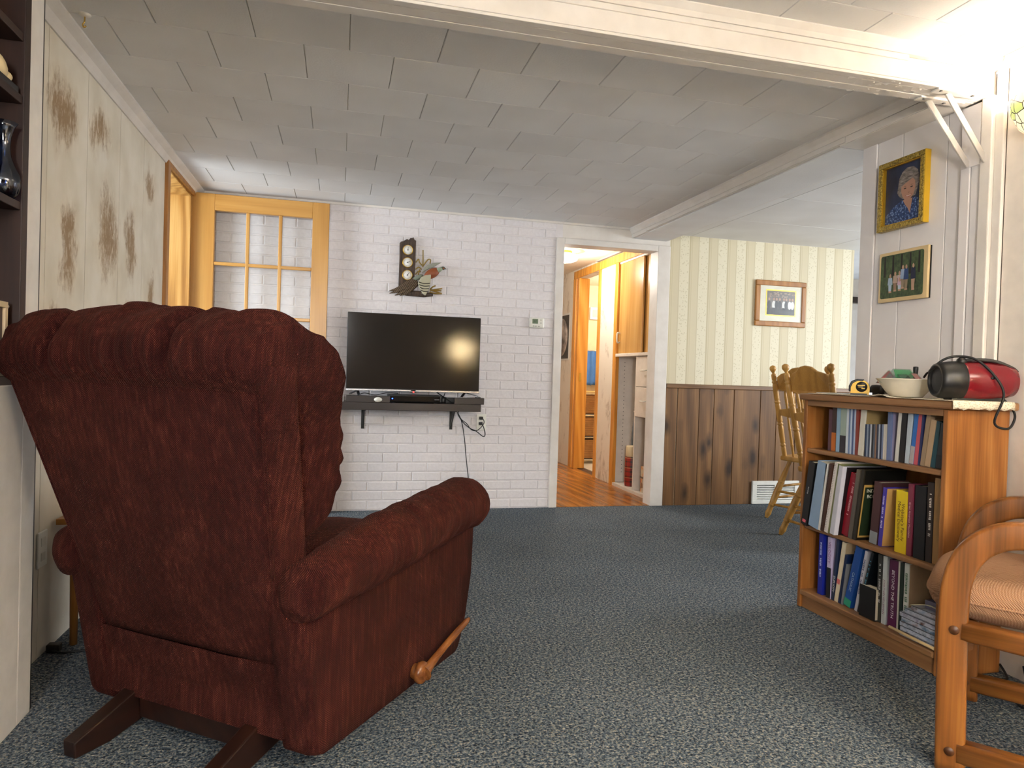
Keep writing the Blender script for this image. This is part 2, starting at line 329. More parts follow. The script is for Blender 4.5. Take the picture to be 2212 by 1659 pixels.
# ---- brick back wall
wb = struct('wall_back', MB().box(XL-.15, 1.60, YB, YB+.1, 0, 2.2), MT['grout'], 'white painted brick panel wall')
BW, BH, Z0 = .209, .0673, .0056
def brick_mesh(w):
    b = MB(); g = .0045; ch = .005; d = .0032; x1 = w-g; z1 = BH-g
    o = [(0, 0, 0), (x1, 0, 0), (x1, 0, z1), (0, 0, z1)]; f = [(ch, -d, ch), (x1-ch, -d, ch), (x1-ch, -d, z1-ch), (ch, -d, z1-ch)]
    b.add([Vector(p)+Vector((0, .002, 0)) for p in o]+[Vector(p) for p in f], [(4, 5, 6, 7), (0, 1, 5, 4), (1, 2, 6, 5), (2, 3, 7, 6), (3, 0, 4, 7)]); return b
full = mesh_of('brick', brick_mesh(BW), MT['brick']); BM = {}
rest = MB(); XE = 1.553
for n in range(32):
    z = Z0+n*BH; off = 1.254 if n % 2 == 0 else 1.254+BW/2
    if z+BH > ZC+.03: break
    k0 = math.floor((XL-off)/BW)
    for k in range(k0, 30):
        a = off+k*BW; b = a+BW; a = max(a, XL+.002); b = min(b, XE)
        if b-a < .03: continue
        if a < -.16:
            q = brick_mesh(b-a); rest.add([p+Vector((a, YB-.0005, z)) for p in q.v], q.f); continue
        w = round(b-a, 3)
        if abs(w-BW) < .002: me = full
        else:
            if w not in BM: BM[w] = mesh_of('brick', brick_mesh(w), MT['brick'])
            me = BM[w]
        o = link(bpy.data.objects.new('brick', me)); o.location = (a, YB-.0005-random.random()*.0012, z); o.parent = wb
part('brick_courses', rest, MT['brick'], wb, kind='stuff')
struct('wall_back_lintel', MB().box(1.60, 2.483, YB, YB+.1, 2.03, 2.2), MT['trim'], 'painted wall above the hall doorway')
struct('trim_1', MB().box(XL, 2.165, YB-.016, YB, 2.135, ZC+.004), MT['trim'], 'narrow white ceiling trim along brick wall', .004)
# ---- hall doorway casing
DL, DR, DT = 1.612, 2.378, 1.988
struct('trim_2', MB().box(DL-.062, DL, YB-.02, YB+.12, 0, DT+.045), MT['trim'], 'white doorway casing beside the brick wall', .004)
struct('trim_3', MB().box(DR, DR+.105, YB-.02, YB+.12, 0, DT+.045), MT['trim'], 'white doorway casing beside the striped wallpaper', .004)
struct('trim_4', MB().box(DL, DR, YB-.02, YB+.12, DT, DT+.045), MT['trim'], 'white head casing of the hall doorway', .004)
# ---- dining wall with striped paper, rail and planks
XD = 4.18
wdn = struct('wall_dining', MB().box(2.483, XD, YB, YB+.12, 0, 2.2), MT['stripe'], 'cream striped wallpaper over dark planks')
edges = [2.486, 2.588, 2.778, 2.909, 3.088, 3.329, 3.48, 3.66, 3.82, 3.99, 4.178]
for a, b in zip(edges, edges[1:]):
    part('plank', MB().box(a+.0025, b-.0025, YB-.010-random.random()*.002, YB+.002, 0, .93), MT['wains'], wdn, .003)
struct('trim_5', MB().box(2.486, XD+.004, YB-.024, YB+.002, .927, .962), wood('chair_rail_wood', '#5a4028', '#7a5a3c', '#86664a', 0), 'dark wooden chair rail', .006)
struct('wall_dining_near', MB().box(XR+.12, 5.85, 2.0, 2.1, 0, 2.2), MT['cream'])
# far room beyond the dining wall, with its curtained window
wf = struct('wall_far', MB().box(2.6, 6.3, 6.35, 6.45, 0, 2.2), MT['cream'])
w1 = struct('window_1', MB().box(4.66, 5.85, 6.30, 6.35, .75, 1.86).box(4.72, 5.79, 6.29, 6.33, .8, 1.8), MT['trim'])
part('pane', MB().box(4.73, 5.78, 6.292, 6.296, .82, 1.79), plain('#8cc0f2', .3, 0, 'sky_lit_pane', .36), w1); part('curtain_rod', MB().box(4.6, 5.9, 6.27, 6.30, 1.87, 1.93), plain('#2c2018', .5), w1)
struct('wall_dining_right', MB().box(5.75, 5.85, 2.2, 6.4, 0, 2.2), MT['cream'])
w2 = struct('window_2', MB().box(5.70, 5.75, 2.12, 3.9, .8, 2.0), MT['trim']); part('pane', MB().box(5.69, 5.698, 2.18, 3.84, .86, 1.94), plain('#dfeaf5', .3, 0, 'window_daylight', 2), w2)
# ---- left wall with scenic paper panels
wl = struct('wall_left', MB().box(XL-.13, XL-.004, 2.2, 4.165, 0, 2.2).box(XL-.13, XL-.004, 4.165, 4.9, 2.10, 2.2), plain('#8d7c62', .7, name='panel_seam'), 'beige scenic wallpaper panels')
pe = [2.21, 2.596, 2.963, 3.36, 3.733, 4.15]
for a, b in zip(pe, pe[1:]): part('wall_panel', MB().box(XL-.006, XL, a+.0016, b-.0016, 0, 2.135), MT['scenic'], wl)
# side door opening: oak casing, head and far jamb
struct('door_casing', MB().box(XL-.02, XL+.018, 4.142, 4.20, 0, 2.125).box(XL-.02, XL+.018, 4.20, 4.86, 2.085, 2.125), MT['casing'], 'dark oak casing of the side door opening', .003)
struct('door_jamb', MB().box(XL-.19, XL-.002, 4.835, 4.90, 0, 2.10).box(XL-.19, XL-.002, 4.16, 4.835, 2.075, 2.10), MT['jamb'], 'light oak jamb of the side door opening', .002)
struct('wall_side_room', MB().box(-3.1, -3.0, 2.4, 6.2, 0, 2.3).box(-3.1, XL-.13, 6.1, 6.2, 0, 2.3).box(-3.1, XL-.13, 2.4, 2.5, 0, 2.3).box(-3.1, XL-.13, 2.4, 6.2, 2.25, 2.35).box(XL-.14, XL-.1, 4.9, 6.2, 0, 2.3), plain('#e8e4da', .6, name='side_room_paint'))
# crown along left wall
cr = MB(); prof = [(0, 0), (.008, 0), (.016, .012), (.03, .03), (.05, .042), (.062, .05), (.062, .058), (0, .058)]
cr.prism([(XL+u*.85, 2.165, 2.092+v) for u, v in prof], (0, YB-2.165, 0)); struct('trim_6', cr, MT['trim'], 'white crown moulding above scenic wallpaper')
# ---- near left wall: white face with a recess for the dark shelves
XW = -.827
ws = MB(); ws.box(XW-.13, XW, 2.128, 2.212, 0, ZN).box(XW-.13, XW, -2.5, 2.128, 0, .93).box(XW-.13, XW, -2.5, .75, .93, ZN).box(XW-.13, XW, .75, 2.128, 2.12, ZN)
struct('wall_left_near', ws, plain('#e4e1dd', .5, name='white_panel_paint'), 'white painted wall around the built-in shelves', .003)
struct('shadow_strip', MB().box(XL-.01, XW-.006, 2.212, 2.232, 0, 2.14), MT['espresso'], 'thin dark strip standing in for a shadow line')  # shade between white post and wallpaper, built as a dark strip
struct('wall_left_recess', MB().box(-1.25, -1.2, -2.5, 2.25, 0, 2.25).box(-1.25, XL-.004, 2.13, 2.2, 0, 2.25), MT['walnut'])
# ---- right wall panels
wr = struct('wall_right', MB().box(XR, XR+.12, 2.05, 2.70, 0, 2.14), plain('#9c958f', .7, name='panel_groove'), 'white painted vertical panelling')
re_ = [2.698, 2.612, 2.47, 2.245, 2.172]
for i, (a, b) in enumerate(zip(re_, re_[1:])): part('wall_panel', MB().box(XR-(.012 if i == 0 else .006), XR+.002, b+.002, a-.002, 0, 2.085), MT['panel'], wr, .002)
part('board', MB().box(XR-.022, XR, 2.128, 2.168, 0, 2.06), MT['panel'], wr, .002); part('board', MB().box(XR-.018, XR, 2.082, 2.124, 0, 2.06), MT['panel'], wr, .002); part('board', MB().box(XR-.024, XR-.01, 2.084, 2.166, 1.83, 2.06), MT['panel'], wr, .002)
struct('trim_8', MB().box(XR-.03, XR, 2.035, 2.08, 0, 2.068).box(XR-.016, XR, 2.0, 2.035, 0, ZN), MT['trim'], 'white upright trim under the beam end', .004)
wn = struct('wall_right_near', MB().box(XR+.004, XR+.12, -2.5, 2.05, 0, 2.25), plain('#8d8479', .7, name='beige_panel_groove'), 'beige panelled wall')
for k in range(8):
    b = 2.0-k*.205; part('wall_panel', MB().box(XR, XR+.006, b-.205+.002, b-.001, 0, ZN), MT['cream'], wn, .001)
struct('trim_9', MB().box(XR-.03, XR, -2.5, 2.0, ZN-.045, ZN), MT['trim'], 'white crown strip on the beige wall', .008)
# ---- wall behind the viewer with a window added to carry the fill light
struct('wall_rear', MB().box(-1.3, 2.5, -2.6, -2.5, 0, 2.25), plain('#5a4836', .7, name='brown_panel_wall'))
w3 = struct('added_rear_window', MB().box(-.80, .03, -2.5, -2.46, .88, 2.02), MT['trim']); part('pane', MB().box(-.75, -.02, -2.46, -2.455, .94, 1.96), plain('#cfd8de', .3, 0, 'added_glow_pane', .5), w3)  # invented window with glowing pane, added to go with the rear fill
# ---- ceilings, tile by tile
def chamfer(x0, x1, y0, y1, z, d=.004, c=.0022):       # ceiling piece, face down at z
    b = MB(); zt = z+d
    o = [(x0, y0, zt), (x1, y0, zt), (x1, y1, zt), (x0, y1, zt)]; f = [(x0+c, y0+c, z), (x1-c, y0+c, z), (x1-c, y1-c, z), (x0+c, y1-c, z)]
    return b.add(o+f, [(7, 6, 5, 4), (4, 5, 1, 0), (5, 6, 2, 1), (6, 7, 3, 2), (7, 4, 0, 3)])
ce = struct('ceiling', MB().box(XL-.1, 2.2, 2.16, YB+.1, ZC+.004, ZC+.1), MT['tilegap'], 'textured grey white ceiling tiles')
g = .0008
for r in range(10):
    y0 = 2.0+r*.3; y1 = y0+.3; y0 = max(y0, 2.17); y1 = min(y1, YB)
    if y1-y0 < .02: continue
    ox = -.797 if r % 2 == 0 else -.638
    if r % 2 == 0: ox = -.797
    for k in range(-2, 12):
        a = ox+k*.32; b = a+.32; a = max(a, XL); b = min(b, 2.166)
        if b-a > .02: part('ceiling_tile', chamfer(a+g, b-g, y0+g*.6, y1-g*.6, ZC), MT['tile'], ce)
cn = struct('ceiling_near', MB().box(-1.3, 2.5, -2.6, 2.05, ZN+.004, ZN+.1), MT['tilegap'], 'textured white ceiling tiles this side of the beam')
for r in range(16):
    y1 = 2.04-.0 if r == 0 else 2.04-.16-(r-1)*.3; y0 = y1-(.16 if r == 0 else .3)
    ox = 1.36 if r % 2 == 0 else 1.20
    if r > 4: part('ceiling_tile', chamfer(-.82, XR, -2.5, y1-g, ZN), MT['tile'], cn); break
    for k in range(-8, 5):
        a = ox+k*.325; b = a+.325; a = max(a, XW); b = min(b, XR)
        if b-a > .02: part('ceiling_tile', chamfer(a+g, b-g, y0+g*.6, y1-g*.6, ZN), MT['tile'], cn)
cdn = struct('ceiling_dining', MB().box(2.44, 6.3, 2.0, 6.5, 2.136, 2.22), MT['tilegap'], 'white ceiling panels over the dining area')
for xa, xb in ((2.47, 2.66), (2.66, 3.88), (3.88, 5.1), (5.1, 5.8)):
    for ya, yb in ((2.0, 2.52), (2.52, 3.13), (3.13, 3.74), (3.74, 4.36), (4.36, 4.98), (4.98, 6.4)):
        part('ceiling_panel', chamfer(xa+g, xb-g, ya+g, yb-g, 2.13), MT['tile'], cdn)
# ---- painted beam across the room, built of boards
bm_ = struct('ceiling_beam', MB().box(XW-.1, XR, 2.052, 2.155, 2.074, ZN), MT['trim'], 'white painted ceiling beam with peeling underside')
part('face_board', MB().box(XW-.1, XR-.03, 2.04, 2.056, 2.076, 2.150), MT['trim'], bm_, .002)
part('upper_board', MB().box(XW-.1, 1.90, 2.034, 2.056, 2.138, 2.158), MT['trim'], bm_, .002)
part('crown_strip', MB().prism([(XW-.1, 2.052, 2.158), (XW-.1, 2.03, 2.158), (XW-.1, 2.022, 2.172), (XW-.1, 2.006, ZN-.004), (XW-.1, 2.006, ZN), (XW-.1, 2.052, ZN)], (XR-XW+.1, 0, 0)), MT['trim'], bm_)
for a, b in ((2.042, 2.070), (2.073, 2.118), (2.121, 2.163)): part('soffit_board', MB().box(XW-.1, XR-.02, a, b, 2.066+random.random()*.002, 2.076), MT['trim'], bm_, .002)
fk = MB()
for _ in range(46):                                    # curled paint flakes
    x = random.gauss(1.83, .10); y = random.uniform(2.05, 2.16); s = random.uniform(.004, .013); a = random.uniform(0, 3)
    p = [Vector((x+s*math.cos(a+q)*random.uniform(.6, 1.3), y+.6*s*math.sin(a+q), 2.0665-random.random()*.004)) for q in (0, 1.5, 3.1, 4.7)]; fk.prism(p, (0, 0, .0007))
part('paint_flakes', fk, MT['trim'], bm_, kind='stuff')
pl = thing('angle_brace', 'white steel brace plate and two struts under the beam end', 'brace', (2.16, 2.1, 2.064))
for yy in (2.062, 2.137): part('mount_plate', MB().box(2.04, 2.235, yy-.018, yy+.018, 2.060, 2.066), MT['trim'], pl, .001)
for yy, x0 in ((2.137, 2.085), (2.066, 2.10)):
    part('strut', MB().bar([(x0, yy, 2.061), (XR-.024, yy-.005, 1.835)], .024, .007, (0, 1, 0), .2), MT['trim'], pl)
for x, y in ((2.06, 2.055), (2.06, 2.13), (2.2, 2.055), (2.21, 2.14), (2.16, 2.14)): part('screw', MB().lathe([(0, -.003), (.006, -.002), (.007, .001)], (x, y, 2.0605), 10), MT['chrome'], pl)
# ---- header over the dining opening, carried along the right wall
hd = struct('header_beam', MB().box(2.165, 2.47, 2.70, YB, 2.078, ZC+.02).box(2.165, XR+.1, 2.165, 2.70, 2.07, ZC+.02), MT['trim'], 'white header beam above the dining opening')
part('crown_strip', MB().prism([(2.165, 2.165, 2.105), (2.158, 2.165, 2.105), (2.150, 2.165, 2.12), (2.135, 2.165, 2.14), (2.135, 2.165, ZC+.003), (2.165, 2.165, ZC+.003)], (0, YB-2.165, 0)), MT['trim'], hd)
part('face_board', MB().box(2.160, 2.166, 2.165, 2.66, 2.072, 2.104), MT['trim'], hd, .001); part('face_board', MB().box(2.158, 2.166, 2.662, 4.72, 2.080, 2.104), MT['trim'], hd, .001); part('end_block', MB().box(2.158, 2.18, 4.722, YB, 2.075, 2.104), MT['trim'], hd, .001)
part('soffit_panel', MB().box(2.18, 2.45, 2.71, 4.7, 2.072, 2.079), MT['tile'], hd); part('soffit_panel', MB().box(2.18, 2.45, 4.704, YB, 2.072, 2.079), MT['tile'], hd)
# ---- hall beyond the doorway
XH = 2.47
hf = struct('floor_hall', MB().box(.8, 2.62, YB, 8.6, -.06, -.006), plain('#4a2c16', .6, name='plank_gap'), 'glossy brown laminate planks')
for i in range(11):
    xa = .96+i*.14
    if xa > 2.5: break
    ys = [YB+.0, YB+.35+.37*((i*5) % 4)/1.3]
    while ys[-1] < 8.5: ys.append(ys[-1]+1.2)
    for a, b in zip(ys, ys[1:]): part('plank', MB().box(xa+.0008, min(xa+.139, 2.6), a+.0008, min(b, 8.55)-.0008, -.006, .003), MT['hallfloor'], hf)
struct('wall_hall_left', MB().box(.8, .9, YB+.1, 8.6, 0, 2.3), MT['hallpaper']); struct('wall_hall_end', MB().box(.8, 2.6, 8.5, 8.6, 0, 2.3), MT['hallpaper'])
struct('ceiling_hall', MB().box(.8, 4.3, YB+.1, 8.6, 2.15, 2.25), plain('#e6dcc8', .6, name='hall_ceiling_paint'))
wh = MB().box(XH, XH+.1, 6.02, 6.42, 0, 2.2).box(XH, XH+.1, 7.12, 8.5, 0, 2.2).box(XH, XH+.1, 6.42, 7.12, 2.05, 2.2).box(XH, XH+.1, YB+.1, 6.02, 2.05, 2.2)
struct('wall_hall_right', wh, MT['hallpaper'], 'hall wall with faint vine wallpaper')
struct('trim_10', MB().box(XH-.015, XH, YB+.12, 7.2, 2.05, 2.13), MT['halloak'], 'golden oak trim along the hall wall top', .003)
struct('trim_11', MB().box(XH-.015, XH+.02, 5.945, 6.02, 0, 2.06), MT['halloak'], 'golden oak upright beside the closet', .003)
struct('door_casing_bath', MB().box(XH-.015, XH, 7.12, 7.21, 0, 2.05).box(XH, XH+.12, 7.06, 7.12, 0, 2.05).box(XH-.015, XH+.02, 6.40, 6.45, 0, 2.05), MT['halloak'], 'golden oak bathroom door casing', .003)
part('strike_plate', MB().box(XH+.03, XH+.05, 7.056, 7.061, .94, 1.03), MT['brass'], bpy.data.objects['door_casing_bath'])
struct('wall_bath', MB().box(XH+.1, 4.3, 8.3, 8.4, 0, 2.3).box(4.2, 4.3, 6.2, 8.4, 0, 2.3).box(XH+.1, 4.3, 6.15, 6.25, 0, 2.3), plain('#e2c89e', .6, name='peach_bath_paint'))
struct('floor_bath', MB().box(2.6, 4.3, 6.2, 8.4, -.06, .004), plain('#c9c0b0', .4, name='pale_bath_vinyl'))
struct('wall_closet', MB().box(XH+.5, XH+.55, YB+.1, 6.05, 0, 2.2).box(XH, XH+.5, 5.99, 6.02, 0, 2.1), plain('#d6cfc4', .5, name='closet_white'))
struct('floor_closet', MB().box(XH-.01, XH+.5, YB+.12, 5.99, -.05, .03), MT['trim'])
# ================================================================== DOOR, TV, WALL THINGS
DY0, DY1 = 4.878, 4.916
dr = thing('door', 'honey wood french door standing open against the brick wall', 'door', (-.53, 4.9, 0)); dr['kind'] = 'structure'; dr.name = 'door_1'; ORG['door_1'] = ORG['door']
x0, x1, zt = -.972, -.097, 2.115; gx0, gx1, gz1, gz0 = -.822, -.206, 2.008, .283
for a, b in ((x0, gx0), (gx1, x1)): part('stile', MB().box(a, b, DY0, DY1, .012, zt), MT['door'], dr, .003)
part('rail', MB().box(gx0, gx1, DY0+.0005, DY1-.0005, gz1, zt-.0005), MT['door_x'], dr, .003); part('rail', MB().box(gx0, gx1, DY0+.0005, DY1-.0005, .0125, gz0), MT['door_x'], dr, .003)
cw = (gx1-gx0)/3; rh = (gz1-gz0)/5
for k in (1, 2): part('muntin', MB().box(gx0+k*cw-.011, gx0+k*cw+.011, DY0+.003, DY1-.003, gz0, gz1), MT['door'], dr, .004)
for k in (1, 2, 3, 4): part('muntin', MB().box(gx0, gx1, DY0+.0035, DY1-.0035, gz0+k*rh-.011, gz0+k*rh+.011), MT['door_x'], dr, .004)
for i in range(3):
    for j in range(5): part('pane', MB().box(gx0+i*cw+.008, gx0+(i+1)*cw-.008, DY0+.017, DY0+.02, gz0+j*rh+.008, gz0+(j+1)*rh-.008), MT['pane'], dr)
for z in (1.80, 1.0, .25):
    h = part('hinge', MB().box(x0-.028, x0+.006, DY0-.006, DY0-.001, z-.045, z+.05), MT['brass'], dr, .001); part('hinge_pin', MB().tube([(x0-.008, DY0-.008, z-.05), (x0-.008, DY0-.008, z+.055)], .005, 8), MT['brass'], h)
    part('screw', MB().lathe([(.0, -.001), (.004, 0)], (x0-.02, DY0-.0065, z+.02), 8, (0, -1, 0)), plain('#4a3a18', .4), h)
kx, kz = -.150, 1.026
kn = part('door_handle', MB().lathe([(.0, .022), (.012, .021), (.015, .012), (.030, .007), (.034, .002), (.034, -.002)], (kx, DY0, kz), 24, (0, -1, 0)), MT['brass'], dr)
part('lever', MB().tube(spline([(kx, DY0-.02, kz), (kx, DY0-.045, kz), (kx-.02, DY0-.052, kz), (kx-.09, DY0-.05, kz-.004)], 5), [.011, .011, .011, .011, .011, .010, .010, .010, .010, .010, .010, .009, .009, .008, .008, .007], 10), MT['brass'], kn)
part('latch', MB().box(x1, x1+.012, 4.888, 4.90, 1.015, 1.035), MT['black'], dr)
# ---- television on its shelf
tv = thing('television', 'flat black television with silver lower edge on the wall shelf', 'television', (.5, 4.83, .80))
part('housing', MB().box(.041, .957, 4.803, 4.85, .866, 1.385).box(.2, .8, 4.85, 4.872, .90, 1.2), MT['black'], tv, .004)
t = NT('dark_screen', .10, 0, .25); t.col('#27221e'); sm = t.m
part('screen', MB().box(.0445, .9535, 4.8008, 4.8035, .872, 1.382), sm, tv)
part('bottom_bezel', MB().box(.040, .958, 4.797, 4.812, .854, .868), MT['silver'], tv, .002)
part('logo_badge', MB().box(.478, .512, 4.795, 4.80, .858, .866), MT['blackgloss'], tv, .001); part('sensor_lip', MB().box(.474, .516, 4.797, 4.81, .848, .855), MT['black'], tv, .002)
part('indicator_light', MB().ell((.497, 4.795, .851), .004, .003, .004), plain('#ff1510', .3, 0, 'red_led', 9), tv)
for a, b, s in ((.12, .07, -1), (.86, .955, 1)):
    part('foot', MB().bar([(a, 4.83, .856), (b, 4.80, .832), (b+s*.0, 4.775, .824)], .022, .006, (0, 0, 1), .3).bar([(a, 4.83, .856), (a-s*.01, 4.89, .825)], .02, .006, (0, 0, 1), .3), MT['silver'], tv)
ws_ = thing('wall_shelf', 'dark brown laminate shelf mounted on the brick wall', 'shelf', (.49, 4.87, .72))
part('board', MB().box(.016, .965, 4.752, 4.981, .725, .777), MT['espresso'], ws_, .002)
for a, b, y in ((.045, .335, 4.757), (.775, .985, 4.742)): part('front_lip', MB().box(a, b, y, y+.03, .777, .822), MT['espresso'], ws_, .002)
part('side_lip', MB().box(.018, .030, 4.787, 4.978, .777, .822), plain('#8a8480', .4), ws_, .001); part('side_lip', MB().box(.965, .985, 4.772, 4.978, .777, .822), MT['espresso'], ws_, .001)
for x in (.165, .792):
    b = part('bracket', MB().box(x-.011, x+.011, 4.976, 4.981, .581, .725).box(x-.011, x+.011, 4.80, 4.981, .719, .7245).prism([(x-.004, 4.976, .61), (x-.004, 4.972, .60), (x-.004, 4.83, .719), (x-.004, 4.86, .719)], (.008, 0, 0)), MT['black'], ws_)
    part('screw', MB().lathe([(0, -.002), (.004, -.001), (.005, .001)], (x, 4.975, .592), 8, (0, -1, 0)), MT['blackgloss'], b)
bx = thing('cable_box', 'low black cable box with a blue light under the television', 'cable box', (.5, 4.84, .777))
part('case', MB().box(.325, .690, 4.775, 4.95, .781, .832), MT['black'], bx, .006); part('front_panel', MB().box(.335, .680, 4.7725, 4.777, .787, .824), MT['blackgloss'], bx, .002)
part('power_light', MB().ell((.352, 4.7722, .806), .004, .002, .004), plain('#2040ff', .3, 0, 'blue_led', 8), bx)
for x in (.35, .64): part('foot', MB().box(x, x+.02, 4.79, 4.94, .777, .782), MT['rubber'], bx)
part('logo_mark', MB().box(.64, .672, 4.7718, 4.7726, .801, .805), plain('#7d7d80', .4), bx)
rm = thing('remote_dongle', 'small white rounded gadget with a silver stem beside the cable box', 'gadget', (.27, 4.76, .777))
part('body', MB().ell((.255, 4.765, .797), .03, .02, .0185), MT['whiteplastic'], rm); part('stem', MB().tube([(.28, 4.765, .797), (.322, 4.768, .797)], .006, 10), MT['silver'], rm)
solo('router_puck', MB().lathe([(0, .0), (.03, .0), (.032, .01), (.03, .035), (.02, .042), (0, .043)], (.72, 4.90, .777), 20).box(.73, .80, 4.86, 4.95, .777, .815), MT['black'], 'small black power adapter on the right of the wall shelf', 'adapter', bevel=.003)
def cable(name, pts, r, label, mat=None, n=6, cat='cable', group=None): return solo(name, MB().tube(spline(pts, 8), r, n), mat or MT['rubber'], label, cat, group)
cable('cable', [(.10, 4.9, .80), (.16, 4.87, .835), (.24, 4.85, .825), (.32, 4.88, .84), (.40, 4.9, .838)], .003, 'thin black cable looping under the left half of the television')
cable('cable', [(.09, 4.93, .79), (.13, 4.9, .815), (.2, 4.92, .80), (.3, 4.96, .80)], .003, 'short black cable lying on the left end of the wall shelf')
cable('cable', [(.66, 4.90, .86), (.70, 4.86, .83), (.76, 4.80, .79), (.80, 4.82, .784), (.86, 4.88, .782)], .004, 'black cable draped from the television to the right shelf end')
cable('cable', [(.74, 4.93, .86), (.72, 4.9, .82), (.70, 4.88, .80), (.68, 4.96, .79)], .003, 'black cable hanging behind the right end of the cable box')
# outlet and the cords hanging to it
ou = thing('wall_outlet', 'white double outlet on the brick wall below the shelf', 'outlet', (1.01, 4.97, .57))
oc = WB(1039, 912); part('cover_plate', MB().box(oc.x-.036, oc.x+.036, 4.969, 4.980, oc.z-.06, oc.z+.06), MT['whiteplastic'], ou, .003)
part('box', MB().box(oc.x-.03, oc.x+.03, 4.978, 4.99, oc.z-.05, oc.z+.05), MT['whiteplastic'], ou)
p1 = WB(1039, 903, .03); p2 = WB(1038, 915, .03)
for i, p in enumerate((p1, p2)):
    solo('power_plug', MB().box(p.x-.012, p.x+.014, p.y-.012, 4.969, p.z-.011, p.z+.011), MT['black'], ('upper', 'lower')[i]+' black plug in the outlet on the brick wall', 'plug', bevel=.003)
def wp(pts, d): return [WB(x, y, d) for x, y in pts]
cable('cable', [(.86, 4.93, .735)]+wp([(989, 893), (1000, 912), (1015, 925), (1028, 931), (1044, 943), (1048, 936), (1043, 918)], .035)+[p2+Vector((.012, -.012, -.01))], .0035, 'black cord looping from the wall shelf to the lower plug')
cable('cable', wp([(988, 891), (997, 906), (1008, 915), (1018, 928), (1030, 930), (1041, 921), (1046, 912), (1043, 904)], .024)+[p1+Vector((.012, -.012, -.004))], .003, 'black cord crossing from the wall shelf to the upper plug')
cable('cable', wp([(989, 892), (997, 910), (1003, 945), (1007, 990), (1012, 1040), (1014, 1090)], .03), .0032, 'thin black cord hanging straight down the brick wall')
# ---- thermostat
th = thing('thermostat', 'white programmable thermostat on the brick wall by the doorway', 'thermostat', (1.412, 4.96, 1.34))
part('body', MB().box(1.355, 1.470, 4.952, 4.982, 1.345, 1.423), MT['whiteplastic'], th, .012); part('lcd', MB().box(1.375, 1.418, 4.9505, 4.953, 1.377, 1.412), plain('#5f7057', .3), th)
for z in (1.405, 1.384): part('button', MB().box(1.434, 1.448, 4.9495, 4.953, z-.006, z+.006), plain('#c9c8bd', .5), th, .003)
text('reading', '67', .022, (1.396, 4.9503, 1.395), (1, 0, 0), (0, 0, 1), plain('#2b352a', .5), th, local=False)
for x in (1.385, 1.402, 1.425): part('button', MB().box(x-.006, x+.006, 4.9495, 4.953, 1.357, 1.362), plain('#8a8a82', .5), th)
# ---- pheasant weather station
ph = thing('weather_station', 'carved pheasant weather station with three dials on brick wall', 'wall decor', (.5, 4.96, 1.53))
def PW(pts, d): return [WB(x, y, d) for x, y in pts]
cw_ = lambda x, y: (800+x*.09646, 500+y*.09644)       # from a close crop of the photograph
def PC(pts, d): return PW([cw_(*p) for p in pts], d)
bark = NT('carved_bark', .7); f = bark.noise(bark.obj((60, 60, 14)), 1, 4); bark.col(bark.ramp(f, [(.3, '#2a1f18'), (.7, '#5a4638')])); bark.bump(f, .8, .004); bark = bark.m
part('board', MB().prism(PC([(655, 270), (680, 235), (740, 225), (800, 185), (835, 180), (850, 205), (900, 150), (935, 160), (955, 130), (985, 200), (1020, 215), (1005, 700), (980, 1050), (990, 1150), (700, 1290), (625, 1250), (635, 1000), (650, 600)], .006), (0, -.022, 0)), bark, ph, .004)
for i, (x, y) in enumerate(((840, 415), (832, 695), (828, 978))):
    c = WB(*cw_(x, y), .028); r = .0098*1.0*110/100*3.3
    dl = part('dial', MB().lathe([(0, .006), (r*.91, .006), (r*.93, .004)], c, 28, (0, -1, 0)), plain('#e9e8e4', .3), ph)
    part('bezel', MB().lathe([(r*.90, .004), (r*.93, .009), (r*.98, .009), (r*1.03, .002), (r*1.03, -.004)], c, 28, (0, -1, 0)), MT['gold'], dl)
    nd = MB(); 
    for k in range(24):
        a = math.radians(k*15); q = Vector((math.sin(a), 0, math.cos(a))); w = Vector((math.cos(a), 0, -math.sin(a)))*.0006
        nd.add([c+q*r*.62-w+Vector((0, -.0065, 0)), c+q*r*.62+w+Vector((0, -.0065, 0)), c+q*r*.76+w+Vector((0, -.0065, 0)), c+q*r*.76-w+Vector((0, -.0065, 0))], [(0, 1, 2, 3)])
    part('markings', nd, plain('#3b3b3b', .5), dl)
    a = (.1, 1.2, .6)[i]; q = Vector((math.sin(a), 0, math.cos(a))); part('needle', MB().tube([c-q*r*.2+Vector((0, -.008, 0)), c+q*r*.55+Vector((0, -.008, 0))], .0012, 5).lathe([(0, .010), (.004, .009), (.004, .006)], c, 10, (0, -1, 0)), MT['black'], dl)
tail = NT('pheasant_tail', .6); f = tail.n('TexWave', 'Fac', ins={'Vector': tail.obj((1, 1, 1), 0, (0, .6, 0)), 'Scale': 26, 'Distortion': 2}, bands_direction='X'); tail.col(tail.ramp(f, [(.4, '#3a2c1e'), (.7, '#6b553c')])); tail.bump(f, .5, .003); tail = tail.m
part('log', MB().tube(PC([(600, 1330), (800, 1380), (1000, 1390), (1200, 1410), (1400, 1420)], .02), [.012, .019, .022, .022, .010], 10), bark, ph)
tl = MB()
for a in ([(1010, 1080), (800, 1180), (600, 1290), (420, 1330)], [(1040, 1100), (800, 1240), (620, 1330), (425, 1385)], [(1060, 1130), (860, 1270), (700, 1370), (545, 1430)], [(1070, 1160), (920, 1300), (800, 1380), (660, 1440)], [(1000, 1070), (850, 1130), (700, 1220), (560, 1290)]):
    tl.tube(spline(PC(a, .034), 4), [.013]*9+[.010, .007, .004, .002], 8)
part('tail', tl, tail, ph)
part('rump', MB().ell(WB(*cw_(1060, 1040), .036), .046, .014, .017, Matrix.Rotation(math.radians(-28), 3, 'Y')), plain('#7a8272', .6), ph)
